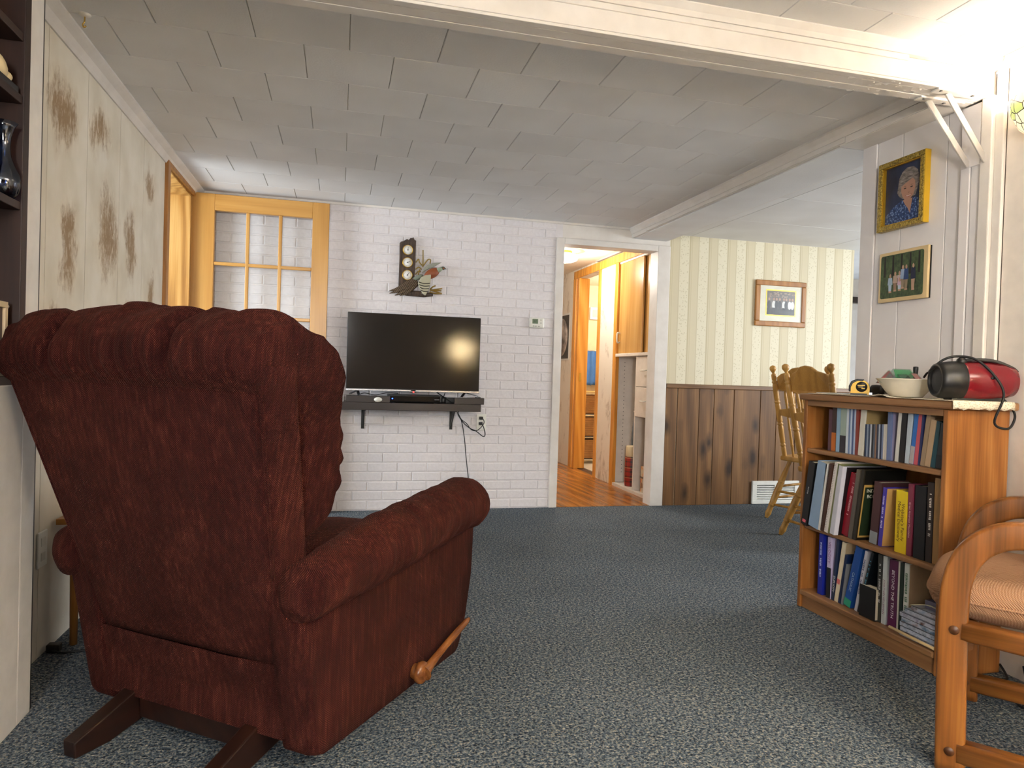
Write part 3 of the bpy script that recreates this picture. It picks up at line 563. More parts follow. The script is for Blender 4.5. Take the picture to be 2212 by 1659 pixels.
part('breast', MB().ell(WB(*cw_(1380, 940), .042), .062, .024, .034, Matrix.Rotation(math.radians(-32), 3, 'Y')), plain('#8a4722', .5), ph)
part('neck', MB().tube(PC([(1500, 880), (1560, 850), (1600, 830)], .042), [.020, .015, .012], 12), plain('#8f9a80', .5), ph)
hdp = part('head', MB().ell(WB(*cw_(1625, 825), .042), .017, .012, .0125, Matrix.Rotation(math.radians(-8), 3, 'Y')), plain('#4c5340', .4), ph)
part('beak', MB().tube(PC([(1660, 825), (1705, 848)], .042), [.006, .001], 8), plain('#4a3d22', .4), hdp); part('cheek', MB().ell(WB(*cw_(1640, 825), .052), .007, .004, .005), plain('#9a4a20', .4), hdp)
part('far_wing', MB().prism(PC([(1150, 930), (1190, 830), (1270, 760), (1400, 710), (1600, 695), (1480, 760), (1420, 800), (1280, 850)], .030), (0, -.012, 0)), plain('#8c8c7c', .6), ph, .003)
wg = part('near_wing', MB().prism(PC([(1355, 965), (1350, 1100), (1330, 1230), (1270, 1370), (1230, 1440), (1170, 1400), (1080, 1230), (1065, 1150), (1130, 1030), (1230, 985)], .060), (0, -.016, 0)), plain('#b0aa90', .6), ph, .006)
bd = MB()
for y in (1130, 1190, 1250, 1310): bd.tube(spline(PC([(1080+(y-1130)*.25, y), (1200, y+35), (1335-(y-1130)*.18, y+30)], .078), 4), .0028, 6)
part('feather_bands', bd, plain('#2c241c', .6), wg)
st = MB()
for a in ([(1175, 800), (1180, 600), (1180, 415)], [(1160, 760), (1100, 690), (1080, 620), (1020, 690)], [(1190, 760), (1240, 690), (1300, 625), (1350, 640), (1335, 720)], [(1150, 850), (1080, 800), (1010, 850)], [(1130, 900), (1060, 900), (1010, 960)], [(1110, 850), (1090, 900), (1070, 970)]): st.tube(spline(PC(a, .022), 4), .0042, 6)
part('cattail_stalks', st, plain('#8a6f22', .5), ph)
s2 = MB()
for a in ([(1330, 1300), (1400, 1330), (1600, 1390)], [(1340, 1330), (1450, 1300), (1610, 1280)], [(1320, 1360), (1450, 1390), (1600, 1395)], [(1340, 1290), (1400, 1240), (1460, 1215)], [(1360, 1310), (1480, 1320), (1590, 1330)]): s2.tube(PC(a, .034), .0052, 6)
part('grass_stalks', s2, plain('#84661e', .5), ph)
part('foot', MB().ell(WB(*cw_(1170, 1380), .05), .012, .008, .009), plain('#57493c', .6), ph)
# ---- framed group photo on striped wallpaper
def blob(b, c, rx, rz, n=12, y=0):
    b.add([(c[0]+rx*math.cos(2*math.pi*k/n), c[1]+y, c[2]+rz*math.sin(2*math.pi*k/n)) for k in range(n)], [tuple(range(n))[::-1]])
gp = thing('framed_group_photo', 'oak framed group photo with cream mat on striped wallpaper', 'picture', (3.48, 4.97, 1.45))
a, b, c_, d = 3.246, 3.714, 1.453, 1.825; fw = .042
for q in ((a, b, d-fw, d), (a, b, c_, c_+fw), (a, a+fw, c_+fw, d-fw), (b-fw, b, c_+fw, d-fw)): part('frame_rail', MB().box(q[0], q[1], 4.962, 4.983, q[2], q[3]), MT['casing'], gp, .006)
part('mat_board', MB().box(a+fw-.004, b-fw+.004, 4.972, 4.98, c_+fw-.004, d-fw+.004), plain('#e6dfc8', .7), gp)
part('gilt_fillet', MB().box(3.342, 3.622, 4.9705, 4.973, 1.538, 1.752), MT['gold'], gp)
pm = [plain('#6b6058', .6, name='photo_dusk_trees'), plain('#e4e0da', .6), plain('#1c1c22', .6), plain('#b98c72', .6), plain('#2e2a26', .6), plain('#a88f7a', .6)]
pr = MB().box(3.352, 3.612, 4.9695, 4.972, 1.548, 1.742); pr.cur = 4; pr.box(3.352, 3.612, 4.9692, 4.9697, 1.548, 1.60); pr.cur = 5
for k in range(26): blob(pr, (random.uniform(3.36, 3.6), 4.9691, random.uniform(1.69, 1.735)), random.uniform(.004, .016), .006, 7)
for i, x in enumerate((3.372, 3.415, 3.44, 3.47, 3.508, 3.53, 3.562, 3.588)):
    pr.cur = 1 if i in (1, 4, 6, 7) else 2; blob(pr, (x, 4.9688-.0001*i, 1.628), .017, .034); pr.cur = 2; pr.box(x-.011, x+.011, 4.9684, 4.9688, 1.553, 1.605); pr.cur = 3; blob(pr, (x, 4.9686-.0001*i, 1.675), .009, .012)
part('photo_print', pr, pm, gp); part('glass', MB().box(a+fw, b-fw, 4.9655, 4.9665, c_+fw, d-fw), MT['pane'], gp)
# ---- floor register
vt = thing('air_register', 'white louvred air register low on the plank wainscot', 'vent', (3.48, 4.96, .0))
va, vb, vz0, vz1 = 3.272, 3.705, .004, .19
for q in ((va, vb, vz1-.032, vz1), (va, vb, vz0, vz0+.03), (va, va+.04, vz0+.03, vz1-.032), (vb-.04, vb, vz0+.03, vz1-.032), ((va+vb)/2-.012, (va+vb)/2+.012, vz0+.03, vz1-.032)): part('frame_rail', MB().box(q[0], q[1], 4.953, 4.972, q[2], q[3]), MT['whiteplastic'], vt, .002)
part('duct_back', MB().box(va+.03, vb-.03, 4.968, 4.973, vz0+.02, vz1-.02), plain('#55595c', .7), vt)
for sx_ in ((va+.04, (va+vb)/2-.012), ((va+vb)/2+.012, vb-.04)):
    for k in range(9):
        z = vz0+.036+k*.0145; part('slat', MB().prism([(sx_[0], 4.956, z), (sx_[0], 4.957, z+.003), (sx_[0], 4.968, z+.008), (sx_[0], 4.968, z+.005)], (sx_[1]-sx_[0], 0, 0)), MT['whiteplastic'], vt)
# ---- pictures on the right wall (facing -X)
def rwall(pts, d): return [Vector((XR-.006-d, y, z)) for y, z in pts]
pf = thing('portrait_frame', 'gilt framed portrait photo of a woman in blue blouse', 'picture', (XR-.02, 2.45, 1.66))
ya, yb, za, zb = 2.325, 2.572, 1.665, 1.96; fw = .022; X0, X1 = XR-.036, XR-.007
gl_ = NT('gilt_ornate', .3, .7); f = gl_.noise(gl_.obj((1, 1, 1)), 160, 3, .7); gl_.col(gl_.ramp(f, [(.35, '#5f5228'), (.55, '#b79a3c'), (.7, '#dcc56a')])); gl_.bump(f, .9, .004)
for q in ((ya, yb, zb-fw, zb), (ya, yb, za, za+fw), (ya, ya+fw, za+fw, zb-fw), (yb-fw, yb, za+fw, zb-fw)):
    r_ = part('frame_rail', MB().box(X0, X1, q[0], q[1], q[2], q[3]), gl_.m, pf, .003)
    i_ = .0035; v = (q[1]-q[0]) < .03
part('frame_side', MB().box(X0+.002, X1, ya-.003, ya, za, zb), plain('#d8ae2c', .3, .4), pf)
part('inner_lip', MB().box(X0+.008, X1-.008, ya+fw, ya+fw+.004, za+fw, zb-fw).box(X0+.008, X1-.008, yb-fw-.004, yb-fw, za+fw, zb-fw).box(X0+.008, X1-.008, ya+fw, yb-fw, za+fw, za+fw+.004).box(X0+.008, X1-.008, ya+fw, yb-fw, zb-fw-.004, zb-fw), MT['gold'], pf)
def flat(bld, pts, d):                                   # polygon facing -X at depth d in front of the wall, pts (Y,Z)
    q = rwall(pts, d); nr = Vector((0, 0, 0))
    for i in range(len(q)): nr += q[i].cross(q[(i+1) % len(q)])
    if nr.x > 0: q = q[::-1]
    bld.add(q, [tuple(range(len(q)))])
def oval(cy, cz, ry, rz, n=18, a0=0): return [(cy+ry*math.cos(a0+2*math.pi*k/n), cz+rz*math.sin(a0+2*math.pi*k/n)) for k in range(n)]
iy0, iy1, iz0, iz1 = ya+fw, yb-fw, za+fw, zb-fw
def UV(u, v): return (iy1-u*(iy1-iy0), iz1-v*(iz1-iz0))  # u to the right, v down in the print
bgm = NT('studio_backdrop', .4); f = bgm.noise(bgm.obj((1, 9, 7)), 1, 3); bgm.col(bgm.ramp(f, [(.3, '#10162c'), (.7, '#2c3a5e')]))
blouse = NT('floral_blouse_print', .5); f = blouse.n('TexVoronoi', 'Distance', ins={'Vector': blouse.obj(), 'Scale': 110}); blouse.col(blouse.ramp(f, [(.2, '#7f93b8'), (.45, '#2d4a7c'), (.8, '#1a2c54')]))
hair = NT('grey_hair_print', .5); f = hair.noise(hair.obj((1, 40, 160), 0, (.5, 0, 0)), 1, 3); hair.col(hair.ramp(f, [(.3, '#4d443e'), (.6, '#8d827a'), (.8, '#b0a59c')]))
pp = MB(); flat(pp, [UV(0, 0), UV(1, 0), UV(1, 1), UV(0, 1)], .010); pp.cur = 1
flat(pp, [UV(*q) for q in ((.02, 1), (.05, .82), (.16, .74), (.34, .66), (.45, .63), (.70, .63), (.84, .62), (.95, .68), (1, .75), (1, 1))], .0104); pp.cur = 2
flat(pp, [UV(*q) for q in ((.40, .55), (.34, .48), (.36, .36), (.38, .24), (.46, .14), (.58, .09), (.74, .10), (.86, .18), (.90, .32), (.88, .45), (.82, .58), (.74, .60), (.5, .60))], .0108); pp.cur = 3
flat(pp, [UV(*q) for q in ((.46, .62), (.76, .62), (.72, .74), (.70, .88), (.62, .76))], .0110); flat(pp, [UV(*q) for q in ((.45, .36), (.56, .30), (.72, .26), (.80, .34), (.81, .45), (.77, .56), (.66, .65), (.56, .64), (.48, .56), (.44, .46))], .0112); pp.cur = 2
flat(pp, [UV(*q) for q in ((.43, .40), (.46, .27), (.60, .22), (.78, .22), (.82, .36), (.74, .29), (.6, .33), (.48, .37))], .0114)
pp.cur = 4
for u in (.545, .715): flat(pp, [UV(u+math.cos(k)*.036, .432+math.sin(k)*.011) for k in [i*.7 for i in range(9)]], .0116); flat(pp, [UV(u-.05, .405), UV(u, .392), UV(u+.05, .402), UV(u, .398)], .0116)
flat(pp, [UV(.615, .505), UV(.645, .512), UV(.675, .505), UV(.645, .518)], .0116); pp.cur = 5; flat(pp, [UV(.555, .552), UV(.64, .566), UV(.735, .545), UV(.69, .582), UV(.61, .585)], .0117); pp.cur = 6; flat(pp, [UV(.572, .558), UV(.64, .568), UV(.715, .553), UV(.68, .572), UV(.61, .575)], .0118)
pp.cur = 1; flat(pp, [UV(.40, .64), UV(.50, .62), (UV(.66, .84)), UV(.63, .92), UV(.52, .80)], .0119); flat(pp, [UV(.75, .62), UV(.86, .64), UV(.82, .76), UV(.70, .92), UV(.70, .84)], .0119)
part('portrait_print', pp, [bgm.m, blouse.m, hair.m, plain('#b0846e', .5), plain('#3a2a24', .5), plain('#93453f', .5), plain('#e8ddd4', .5)], pf)
fp = thing('family_photo_plaque', 'cream edged plaque with outdoor family photo on panelling', 'picture', (XR-.015, 2.44, 1.35))
yc, yd, zc, zd = 2.302, 2.562, 1.358, 1.572
part('plaque', MB().box(XR-.022, XR-.010, yc, yd, zc, zd), plain('#d2b98a', .4), fp, .003); part('backing', MB().box(XR-.011, XR-.006, yc-.002, yd-.004, zc, zd-.002), MT['black'], fp)
iy0, iy1, iz0, iz1 = yc+.02, yd-.012, zc+.016, zd-.014
wds = NT('forest_print', .4); f = wds.noise(wds.obj((1, 1, .6)), 60, 4, .7); g2 = wds.n('SeparateXYZ', 2, ins={0: wds.n('TexCoord', 'Object')}); up = wds.n('MapRange', ins={0: g2, 1: 1.40, 2: 1.50}); wds.col(wds.mix(up, wds.ramp(f, [(.3, '#1c2c1a'), (.7, '#4d6238')]), wds.ramp(f, [(.35, '#10160e'), (.55, '#3d4a24'), (.68, '#a8a86a')])))
q = MB(); rc = []
for (u, v, a0) in ((.04, .05, 180), (.96, .05, 270), (.96, .95, 0), (.04, .95, 90)):
    for k in range(4): an = math.radians(a0+k*30); rc.append(UV(u+.04*math.cos(an), v+.05*math.sin(an)))
flat(q, rc, .0165); q.cur = 1
for i in range(5): flat(q, [UV(.08+i*.2, 0.02), UV(.12+i*.2, .02), UV(.125+i*.2, .5), UV(.075+i*.2, .5)], .0166)
fam = [(.24, .44, .86, '#9fb4c8', '#a9bcd0', 1), (.36, .40, .84, '#b39a88', '#8c6f5a', 1), (.46, .40, .66, '#b9a8a8', '#c9a0ac', 0), (.47, .55, .84, '#c2a0b4', '#aebccc', 1), (.54, .28, .8, '#8fa3c0', '#93816a', 0), (.62, .28, .84, '#23406e', '#8d7a62', 0), (.78, .28, .86, '#141c38', '#b08f78', 0)]
fm = [wds.m, plain('#1c150e', .5), plain('#b58f78', .5)]
for i, (u, v0, v1, top, bot, sk) in enumerate(fam):
    dd = .0168+i*.0002; fm += [plain(top, .5), plain(bot, .5)]; hgt = v1-v0
    q.cur = len(fm)-2; flat(q, [UV(u-.045, v0+.09), UV(u+.045, v0+.09), UV(u+.06, v0+hgt*.6), UV(u-.06, v0+hgt*.6)], dd)
    q.cur = len(fm)-1; flat(q, [UV(u-.04, v0+hgt*.6), UV(u+.04, v0+hgt*.6), UV(u+.03, v1), UV(u-.03, v1)], dd)
    q.cur = 2; flat(q, [UV(u+.024*math.cos(k*.6), v0+.05+.05*math.sin(k*.6)) for k in range(10)], dd+.0001); flat(q, [UV(u-.03, v1-.02), UV(u+.035, v1-.02), UV(u+.04, v1+.02), UV(u-.03, v1+.02)], dd+.0001)
part('photo_print', q, fm, fp)
# ceiling hook
hk = thing('ceiling_hook', 'white swag hook in the ceiling near the scenic wall', 'hook', (-.854, 2.6, 2.10))
part('rose', MB().lathe([(.0, -.008), (.012, -.007), (.018, -.002), (.019, .002)], (-.854, 2.6, ZC-.001), 16), MT['trim'], hk); part('hook', MB().tube(spline([(-.854, 2.6, 2.143), (-.855, 2.6, 2.125), (-.860, 2.6, 2.115), (-.856, 2.6, 2.106), (-.85, 2.6, 2.112)], 4), .0025, 6), MT['brass'], hk)
# left outlet behind the recliner
lo = thing('wall_outlet', 'white double outlet on scenic wallpaper behind the recliner', 'outlet', (XL+.005, 2.61, .3))
part('cover_plate', MB().box(XL, XL+.007, 2.575, 2.650, .305, .425), MT['whiteplastic'], lo, .003)
for z in (.34, .39): part('socket', MB().box(XL+.006, XL+.009, 2.596, 2.629, z-.014, z+.014), plain('#cfccc0', .4), lo, .006)
# ================================================================== RECLINER
TH = math.radians(37)
rc = thing('recliner', 'burgundy chenille recliner with rolled arms seen from behind', 'recliner', (-.135, 2.242, 0), -TH)
CH = MT['chenille']
def RP(name, mb, mat=CH, **k): return part(name, mb, mat, rc, local=True, **k)
def nz(a, b, c=0): return noise.noise(Vector((a, b, c)))
def rear(w): return -.395-(w-.28)*(.205/.69)             # rear face of the leaning back
def hw(w): return .30+(w-.28)*(.105/.69)
# shell of the back: padded rear panel with side strips
rows = []; sec_n = 64
def rrect(hx, v0, v1, r, n):
    pts = []; per = []
    for cx, cy, a0 in ((hx-r, v0+r, -90), (hx-r, v1-r, 0), (-hx+r, v1-r, 90), (-hx+r, v0+r, 180)):
        for k in range(5): a = math.radians(a0+k*22.5); pts.append((cx+r*math.cos(a), cy+r*math.sin(a)))
    out = []
    for i in range(len(pts)):
        p, q = Vector(pts[i]), Vector(pts[(i+1) % len(pts)]); L = (q-p).length; m = max(1, int(L/.03))
        for k in range(m): out.append(p.lerp(q, k/m))
    return out
base = rrect(.312, 0, .135, .03, 64)
for i in range(25):
    w = .275+(1.0-.275)*i/24; sc = hw(w)/.3; row = []
    for p in base:
        u = p.x*sc; v = p.y+rear(w)
        if p.y < .03:
            e = max(0, 1-(u/hw(w))**2)*max(0, math.sin(math.pi*min(1, (w-.27)/.75)))
            v -= .022*e; v += .003*nz(u*9, w*6)
        row.append((u, v, w))
    rows.append(row)
shell = MB().grid(rows, True); shell.f.append(list(range(len(base)))[::-1]); shell.mi.append(0); shell.sm.append(False); b0 = len(shell.v)-len(base); shell.f.append([b0+i for i in range(len(base))]); shell.mi.append(0); shell.sm.append(False)
RP('back_panel', shell)
for s in (-1, 1): RP('seam_piping', MB().tube([(s*(hw(w)*1.04-.0095), rear(w)+.0095, w) for w in [.29+.034*i for i in range(21)]], .0045, 6))
# puffy front cushion rolling over the top of the back
prof = spline([(-.60, .945, 0), (-.640, .985, 0), (-.643, 1.045, 0), (-.605, 1.10, 0), (-.54, 1.128, 0), (-.465, 1.115, 0), (-.395, 1.06, 0), (-.335, .965, 0), (-.28, .85, 0), (-.25, .73, 0), (-.255, .62, 0), (-.30, .55, 0), (-.36, .55, 0), (-.42, .64, 0), (-.47, .76, 0), (-.53, .88, 0)], 9, True)
PN = len(prof); cen = Vector((-.43, .83, 0)); US = 150
wr_ = [random.random()*7 for _ in range(9)]
def cush(s, t, p, k):
    # s in -1..1 across, t index along the section
    c = cen.lerp(Vector((p.x*.55+cen.x*.45, p.y*.6+cen.y*.4, 0)), .5)
    q = c+(p-c)*k; d = (p-cen).normalized()
    tt = t/PN
    top = math.exp(-((tt-.20)/.16)**2)                    # over the top of the back
    seam = math.exp(-(tt/.055)**2)+math.exp(-((tt-1)/.03)**2)
    dip = -.040*sum(math.exp(-((s-x)/.040)**2) for x in (.44, -.49))*math.exp(-((tt-.22)/.2)**2)
    crown = .012*math.exp(-(s/.35)**2)*top
    def ridge(x): return 1-abs(2*(x-math.floor(x))-1)
    gath = (.017*(ridge(s*9.5+1.3*nz(s*3, 2)+.6*nz(s*2, tt*6))-.5)+.009*(ridge(s*21+nz(s*5, 8))-.5))*(math.exp(-((tt-.03)/.075)**2))
    fold = (.016*nz(s*4.2+tt*3, tt*9-s*2, 3)-.014*max(0, nz(s*7+tt*9, tt*5, 7))**.7)*top
    edge = max(0, abs(s)-.80)/.20
    side = .015*edge*(ridge(tt*9+2.2*nz(tt*7, s*1.5, 5))-.5)+.006*edge*nz(tt*33, s*6, 9)
    return q+d*(dip+crown+gath+fold+side-.030*seam)
def fr_(q): return .046*max(0, min(1, (q.x-rear(q.y)-.12)/.14))
def ext(w): return -.030+.048*max(0, min(1, (w-.86)/.12))
rows = []
for i in range(US+1):
    s = -1+2*i/US; k = 1-.16*abs(s)**9; row = []
    for t, p in enumerate(prof):
        q = cush(s, t, p, k); row.append((s*(hw(min(q.y, .97))+ext(q.y)+fr_(q)), q.x, q.y))
    rows.append(row)
for side, ins in ((1, False), (-1, True)):
    for k, du in ((.72, .006), (.5, .004), (.25, .0), (.02, -.002)):
        row = []
        for t, p in enumerate(prof):
            q0 = cush(side, t, p, .84); c = Vector((-.43, .83, 0)); m_ = (k/.84); q = Vector((c.x+(q0.x-c.x)*m_*(1.02 if k > .6 else 1), c.y+(q0.y-c.y)*m_, 0))
            row.append((side*(hw(min(q.y, .97))+ext(q.y)+fr_(q)+du-.006), q.x, q.y))
        if ins: rows.insert(0, row)
        else: rows.append(row)
RP('back_cushion', MB().grid(rows, True), fix=True)
# lower rear panel
RP('lower_back_panel', MB().grid([[(u*.318*(1+.02*(1-w)), -.352-.048*w+.006*nz(u*3, w*4)-.008*(1-u*u), .075+.205*w) for u in [-1+.1*i for i in range(21)]] for w in [j/8 for j in range(9)]]).box(-.315, .315, -.38, -.30, .09, .275))
# arms: upholstered side with rolled top
def rpoly(pts, r, m=4, step=.05):
    out = []; P = [Vector((p[0], p[1], 0)) for p in pts]; N = len(P)
    for i in range(N):
        a, b, c = P[i-1], P[i], P[(i+1) % N]; ra = min(r, (a-b).length*.4, (c-b).length*.4); p = b+(a-b).normalized()*ra; q = b+(c-b).normalized()*ra
        for k in range(m+1): t = k/m; out.append(p*(1-t)**2+b*2*t*(1-t)+q*t*t)
        d = P[(i+1) % N]; e = P[(i+2) % N]; q2 = d+(b-d).normalized()*min(r, (b-d).length*.4, (e-d).length*.4); L = (q2-q).length; n = int(L/step)
        for k in range(1, n): out.append(q.lerp(q2, k/n))
    return out
def side_panel(s):
    pts = [(-.362, .05), (-.442, .47), (-.40, .50), (.44, .54), (.478, .50), (.468, .30), (.425, .14), (.375, .055)]
    b = MB(); ou = .405 if s > 0 else -.405; inn = .305*s
    n = len(pts); NU = 6; rows = []
    sp = rpoly(pts, .025)
    for j in range(NU+1):
        f = j/NU; u = inn+(ou-inn)*f; k = 1-.03*max(0, f-.75)*4
        rows.append([(u, .03+(p.x-.03)*k, .28+(p.y-.28)*k) for p in sp])
    b.grid(rows, True); m_ = len(sp)
    ctr = [(ou+s*.004*(1-r*r), .03+(p.x-.03)*.97*r, .28+(p.y-.28)*.97*r) for r in (1, .66, .33, .01) for p in sp]
    b.grid([ctr[i*m_:(i+1)*m_] for i in range(4)], True); b.grid([[(inn, .03+(p.x-.03)*r, .28+(p.y-.28)*r) for p in sp] for r in (1, .01)], True)
    return b
def arm_roll(s):
    b = MB(); n = 28; rows = []; L = 46
    for i in range(L+1):
        f = i/L; v = -.455+.935*f; cw2 = .465+.105*f**.75-.02*max(0, f-.85)/.15; e = 1
        if f < .035: e = math.sqrt(max(0, 1-((.035-f)/.035)**2))*.5+.5
        if f > .92: e = math.sqrt(max(.0, 1-((f-.92)/.08)**2))
        if i == 0: e = .30
        r = (.068+.024*min(1, f/.4)-.004*f)*e; row = []
        for k in range(n):
            a = 2*math.pi*k/n; w = .006*nz(f*16, math.sin(a)*1.5, s*4)+.003*nz(f*45, math.cos(a)*2, s)
            row.append((s*.398+math.cos(a)*(r+w*e)*1.02, v+.012*math.cos(a)*0, cw2+math.sin(a)*(r*.98+w*e)))
        rows.append(row)
    b.grid(rows, True); m_ = (len(rows)-1)*n
    b.f.append(list(range(n))[::-1]); b.mi.append(0); b.sm.append(True); b.f.append([m_+k for k in range(n)]); b.mi.append(0); b.sm.append(True)
    return b
for s in (-1, 1):
    a = RP('arm_side', side_panel(s), fix=True); RP('arm_roll', arm_roll(s), fix=True)
# seat, front and inner body (face away from the viewer)
RP('seat_cushion', MB().ell((0, .13, .40), .305, .36, .085)); RP('footrest', MB().box(-.30, .30, .40, .47, .09, .40), bevel=.03); RP('frame_body', MB().box(-.30, .30, -.33, .40, .085, .33), bevel=.01)
# wooden rocker base
for s in (-1, 1):
    RP('base_rail', MB().prism([(s*.215-.022, -.545, .0), (s*.215-.022, -.548, .042), (s*.215-.022, -.36, .112), (s*.215-.022, .20, .112), (s*.215-.022, .34, .045), (s*.215-.022, .34, 0), (s*.215-.022, .27, 0), (s*.215-.022, .12, .04), (s*.215-.022, -.26, .04), (s*.215-.022, -.45, 0)], (.044, 0, 0)), MT['basewood'], bevel=.004)
RP('base_crossbar', MB().box(-.193, .193, -.365, -.325, .028, .105), MT['basewood'], bevel=.004); RP('base_crossbar', MB().box(-.193, .193, .12, .16, .045, .105), MT['basewood'], bevel=.004)
# lever
lv = RP('recline_lever', MB().tube([(.400, .085, .10), (.425, .085, .10)], .024, 16).lathe([(0, .022), (.020, .021), (.030, .016), (.033, .008), (.033, -.002), (.028, -.004)], (.425, .085, .10), 26, (1, 0, 0)), MT['lever'])
hp = [(.438, .085, .10), (.440, .12, .112), (.441, .18, .130), (.442, .26, .150), (.442, .37, .172)]
part('handle', MB().tube(spline(hp, 5), [.027, .024, .021, .018, .0155, .014, .0135, .013, .0125, .012, .012, .012, .012, .012, .012, .0118, .0115, .011, .0105, .010, .008], 12), MT['lever'], lv, local=True)
part('carved_boss', MB().lathe([(.018, .0225), (.016, .0245), (.013, .0225), (.010, .0245), (.007, .0225), (0, .024)], (.4255, .085, .10), 20, (1, 0, 0)), MT['lever'], lv, local=True)
# ================================================================== BOOKCASE AND BOOKS
BX0, BX1, BY0, BY1 = 2.02, 2.285, 1.93, 2.688
bc = thing('bookcase', 'low oak bookcase with two shelves against the panelled wall', 'bookcase', (2.15, 2.31, 0))
part('side_panel', MB().box(BX0, BX1, BY0, BY0+.022, 0, .925), MT['oak'], bc, .004); part('side_panel', MB().box(BX0, BX1, BY1-.022, BY1, 0, .925), MT['oak'], bc, .004)
part('top', MB().box(BX0-.018, BX1+.004, BY0-.032, BY1+.012, .925, .954), MT['oak_y'], bc, .007)
part('front_rail', MB().box(BX0+.002, BX0+.022, BY0+.022, BY1-.022, .90, .925), MT['oak_y'], bc, .002)
SH = {1: .712, 2: .374, 3: .082}
for z in (SH[1], SH[2]): part('shelf', MB().box(BX0+.006, BX1-.012, BY0+.0225, BY1-.0225, z-.02, z), MT['oak_y'], bc, .005)
part('bottom_shelf', MB().box(BX0-.004, BX1-.012, BY0+.0225, BY1-.0225, SH[3]-.024, SH[3]), MT['oak_y'], bc, .005); part('plinth', MB().box(BX0+.012, BX0+.03, BY0+.0225, BY1-.0225, 0, SH[3]-.024), MT['oak_y'], bc, .001)
part('back_panel', MB().box(BX1-.012, BX1-.002, BY0+.02, BY1-.02, 0, .925), MT['oak_dark'], bc)
BOOKG = {1: 'books and discs on the upper shelf of the oak bookcase', 2: 'books on the middle shelf of the oak bookcase', 3: 'books on the bottom shelf of the oak bookcase'}
paper = plain('#d8cfb8', .8, name='page_block')
def book(shelf, bl, br, tl, label, colr, depth=.15, xs=2.052, name='book', cat='book', title=None, tcol='#e8e4da', tsize=.012, low=None, cover=None, rough=.4, soft=True, tpos=.5, twoline=None, spec=None, up=None):
    """bl/br: picture columns of the spine foot, tl: picture point of its upper left corner"""
    z0 = SH[shelf]+.0006
    yf, yn = col_y(bl, xs, z0), col_y(br, xs, z0); tp = hit(tl[0], tl[1], 0, xs)
    yf = min(yf, BY1-.0235); tk = max(.006, (yf-yn)); dy = tp.y-yf; dz = tp.z-z0; ang = math.atan2(-dy, dz); H = math.hypot(dy, dz)
    lim = {1: .925, 2: SH[1]-.02, 3: SH[2]-.02}[shelf]-z0-.006
    if abs(ang) < .045: ang = 0
    H = min(H, (lim-tk*abs(math.sin(ang)))/math.cos(ang)); t = tk*math.cos(ang)*.985
    depth = min(depth, BX1-.016-xs)
    o = thing(name, label, cat, (xs, yn if ang >= 0 else yn+0, z0), 0, BOOKG[shelf]); o.rotation_euler = (ang, 0, 0)
    if up: o.location.z += up
    if ang < 0: o.location = (xs, yn, z0+t*abs(math.sin(ang)))
    c = min(.0025, t*.2); m1 = plain(colr, rough, name='cover_'+colr.strip('#'))
    cv = MB().box(0, depth, 0, c, 0, H).box(0, depth, t-c, t, 0, H).box(-.0005, c, c*.5, t-c*.5, 0, H)
    if low:                                               # (fraction, colour) lower band of the spine
        cv.cur = 1; cv.box(-.0012, 0, .0003, t-.0003, 0.001, H*low[0])
    mats = [m1, plain(low[1], rough)] if low else [m1]
    if cover: cv.cur = len(mats); mats.append(plain(cover, rough)); cv.box(.004, depth-.001, -.0006, 0, .002, H-.002)
    k = part('cover', cv, mats, o, local=True)
    part('pages', MB().box(c, depth-.003, c, t-c, .003, H-.004), paper, o, local=True)
    if title:
        lines = title if isinstance(title, (list, tuple)) else [title]; n = len(lines)
        if lines[0] == '~':                               # lettering too blurred to read: small strokes
            mk = MB(); z = H*.86; rr = random.Random(label)
            while z > H*.3:
                w_ = rr.uniform(.003, .007); mk.box(-.0016, -.0008, t*.5-min(tsize, t*.7)*.4, t*.5+min(tsize, t*.7)*.4*rr.uniform(.5, 1), z-w_*.55, z); z -= w_ if rr.random() > .15 else .016
            part('title', mk, plain(tcol, .5), o, local=True); lines = []
        for i, s in enumerate(lines):
            yy = t*((i+1)/(n+1)) if n > 1 else t*.5
            text('title', s, min(tsize, t*.95/n), (-.0018, t*(i+1)/(n+1) if n > 1 else t*.5, H*tpos), (0, 0, -1), (0, -1, 0), plain(tcol, .5), o)
    return o, t, H, depth
q1 = lambda x, y: (1720+x*.20494, 840+y*.20494); q3 = lambda x, y: (1720+x*.18085, 1130+y*.18085)
X1 = lambda x: 1720+x*.20494
X3 = lambda x: 1720+x*.18085
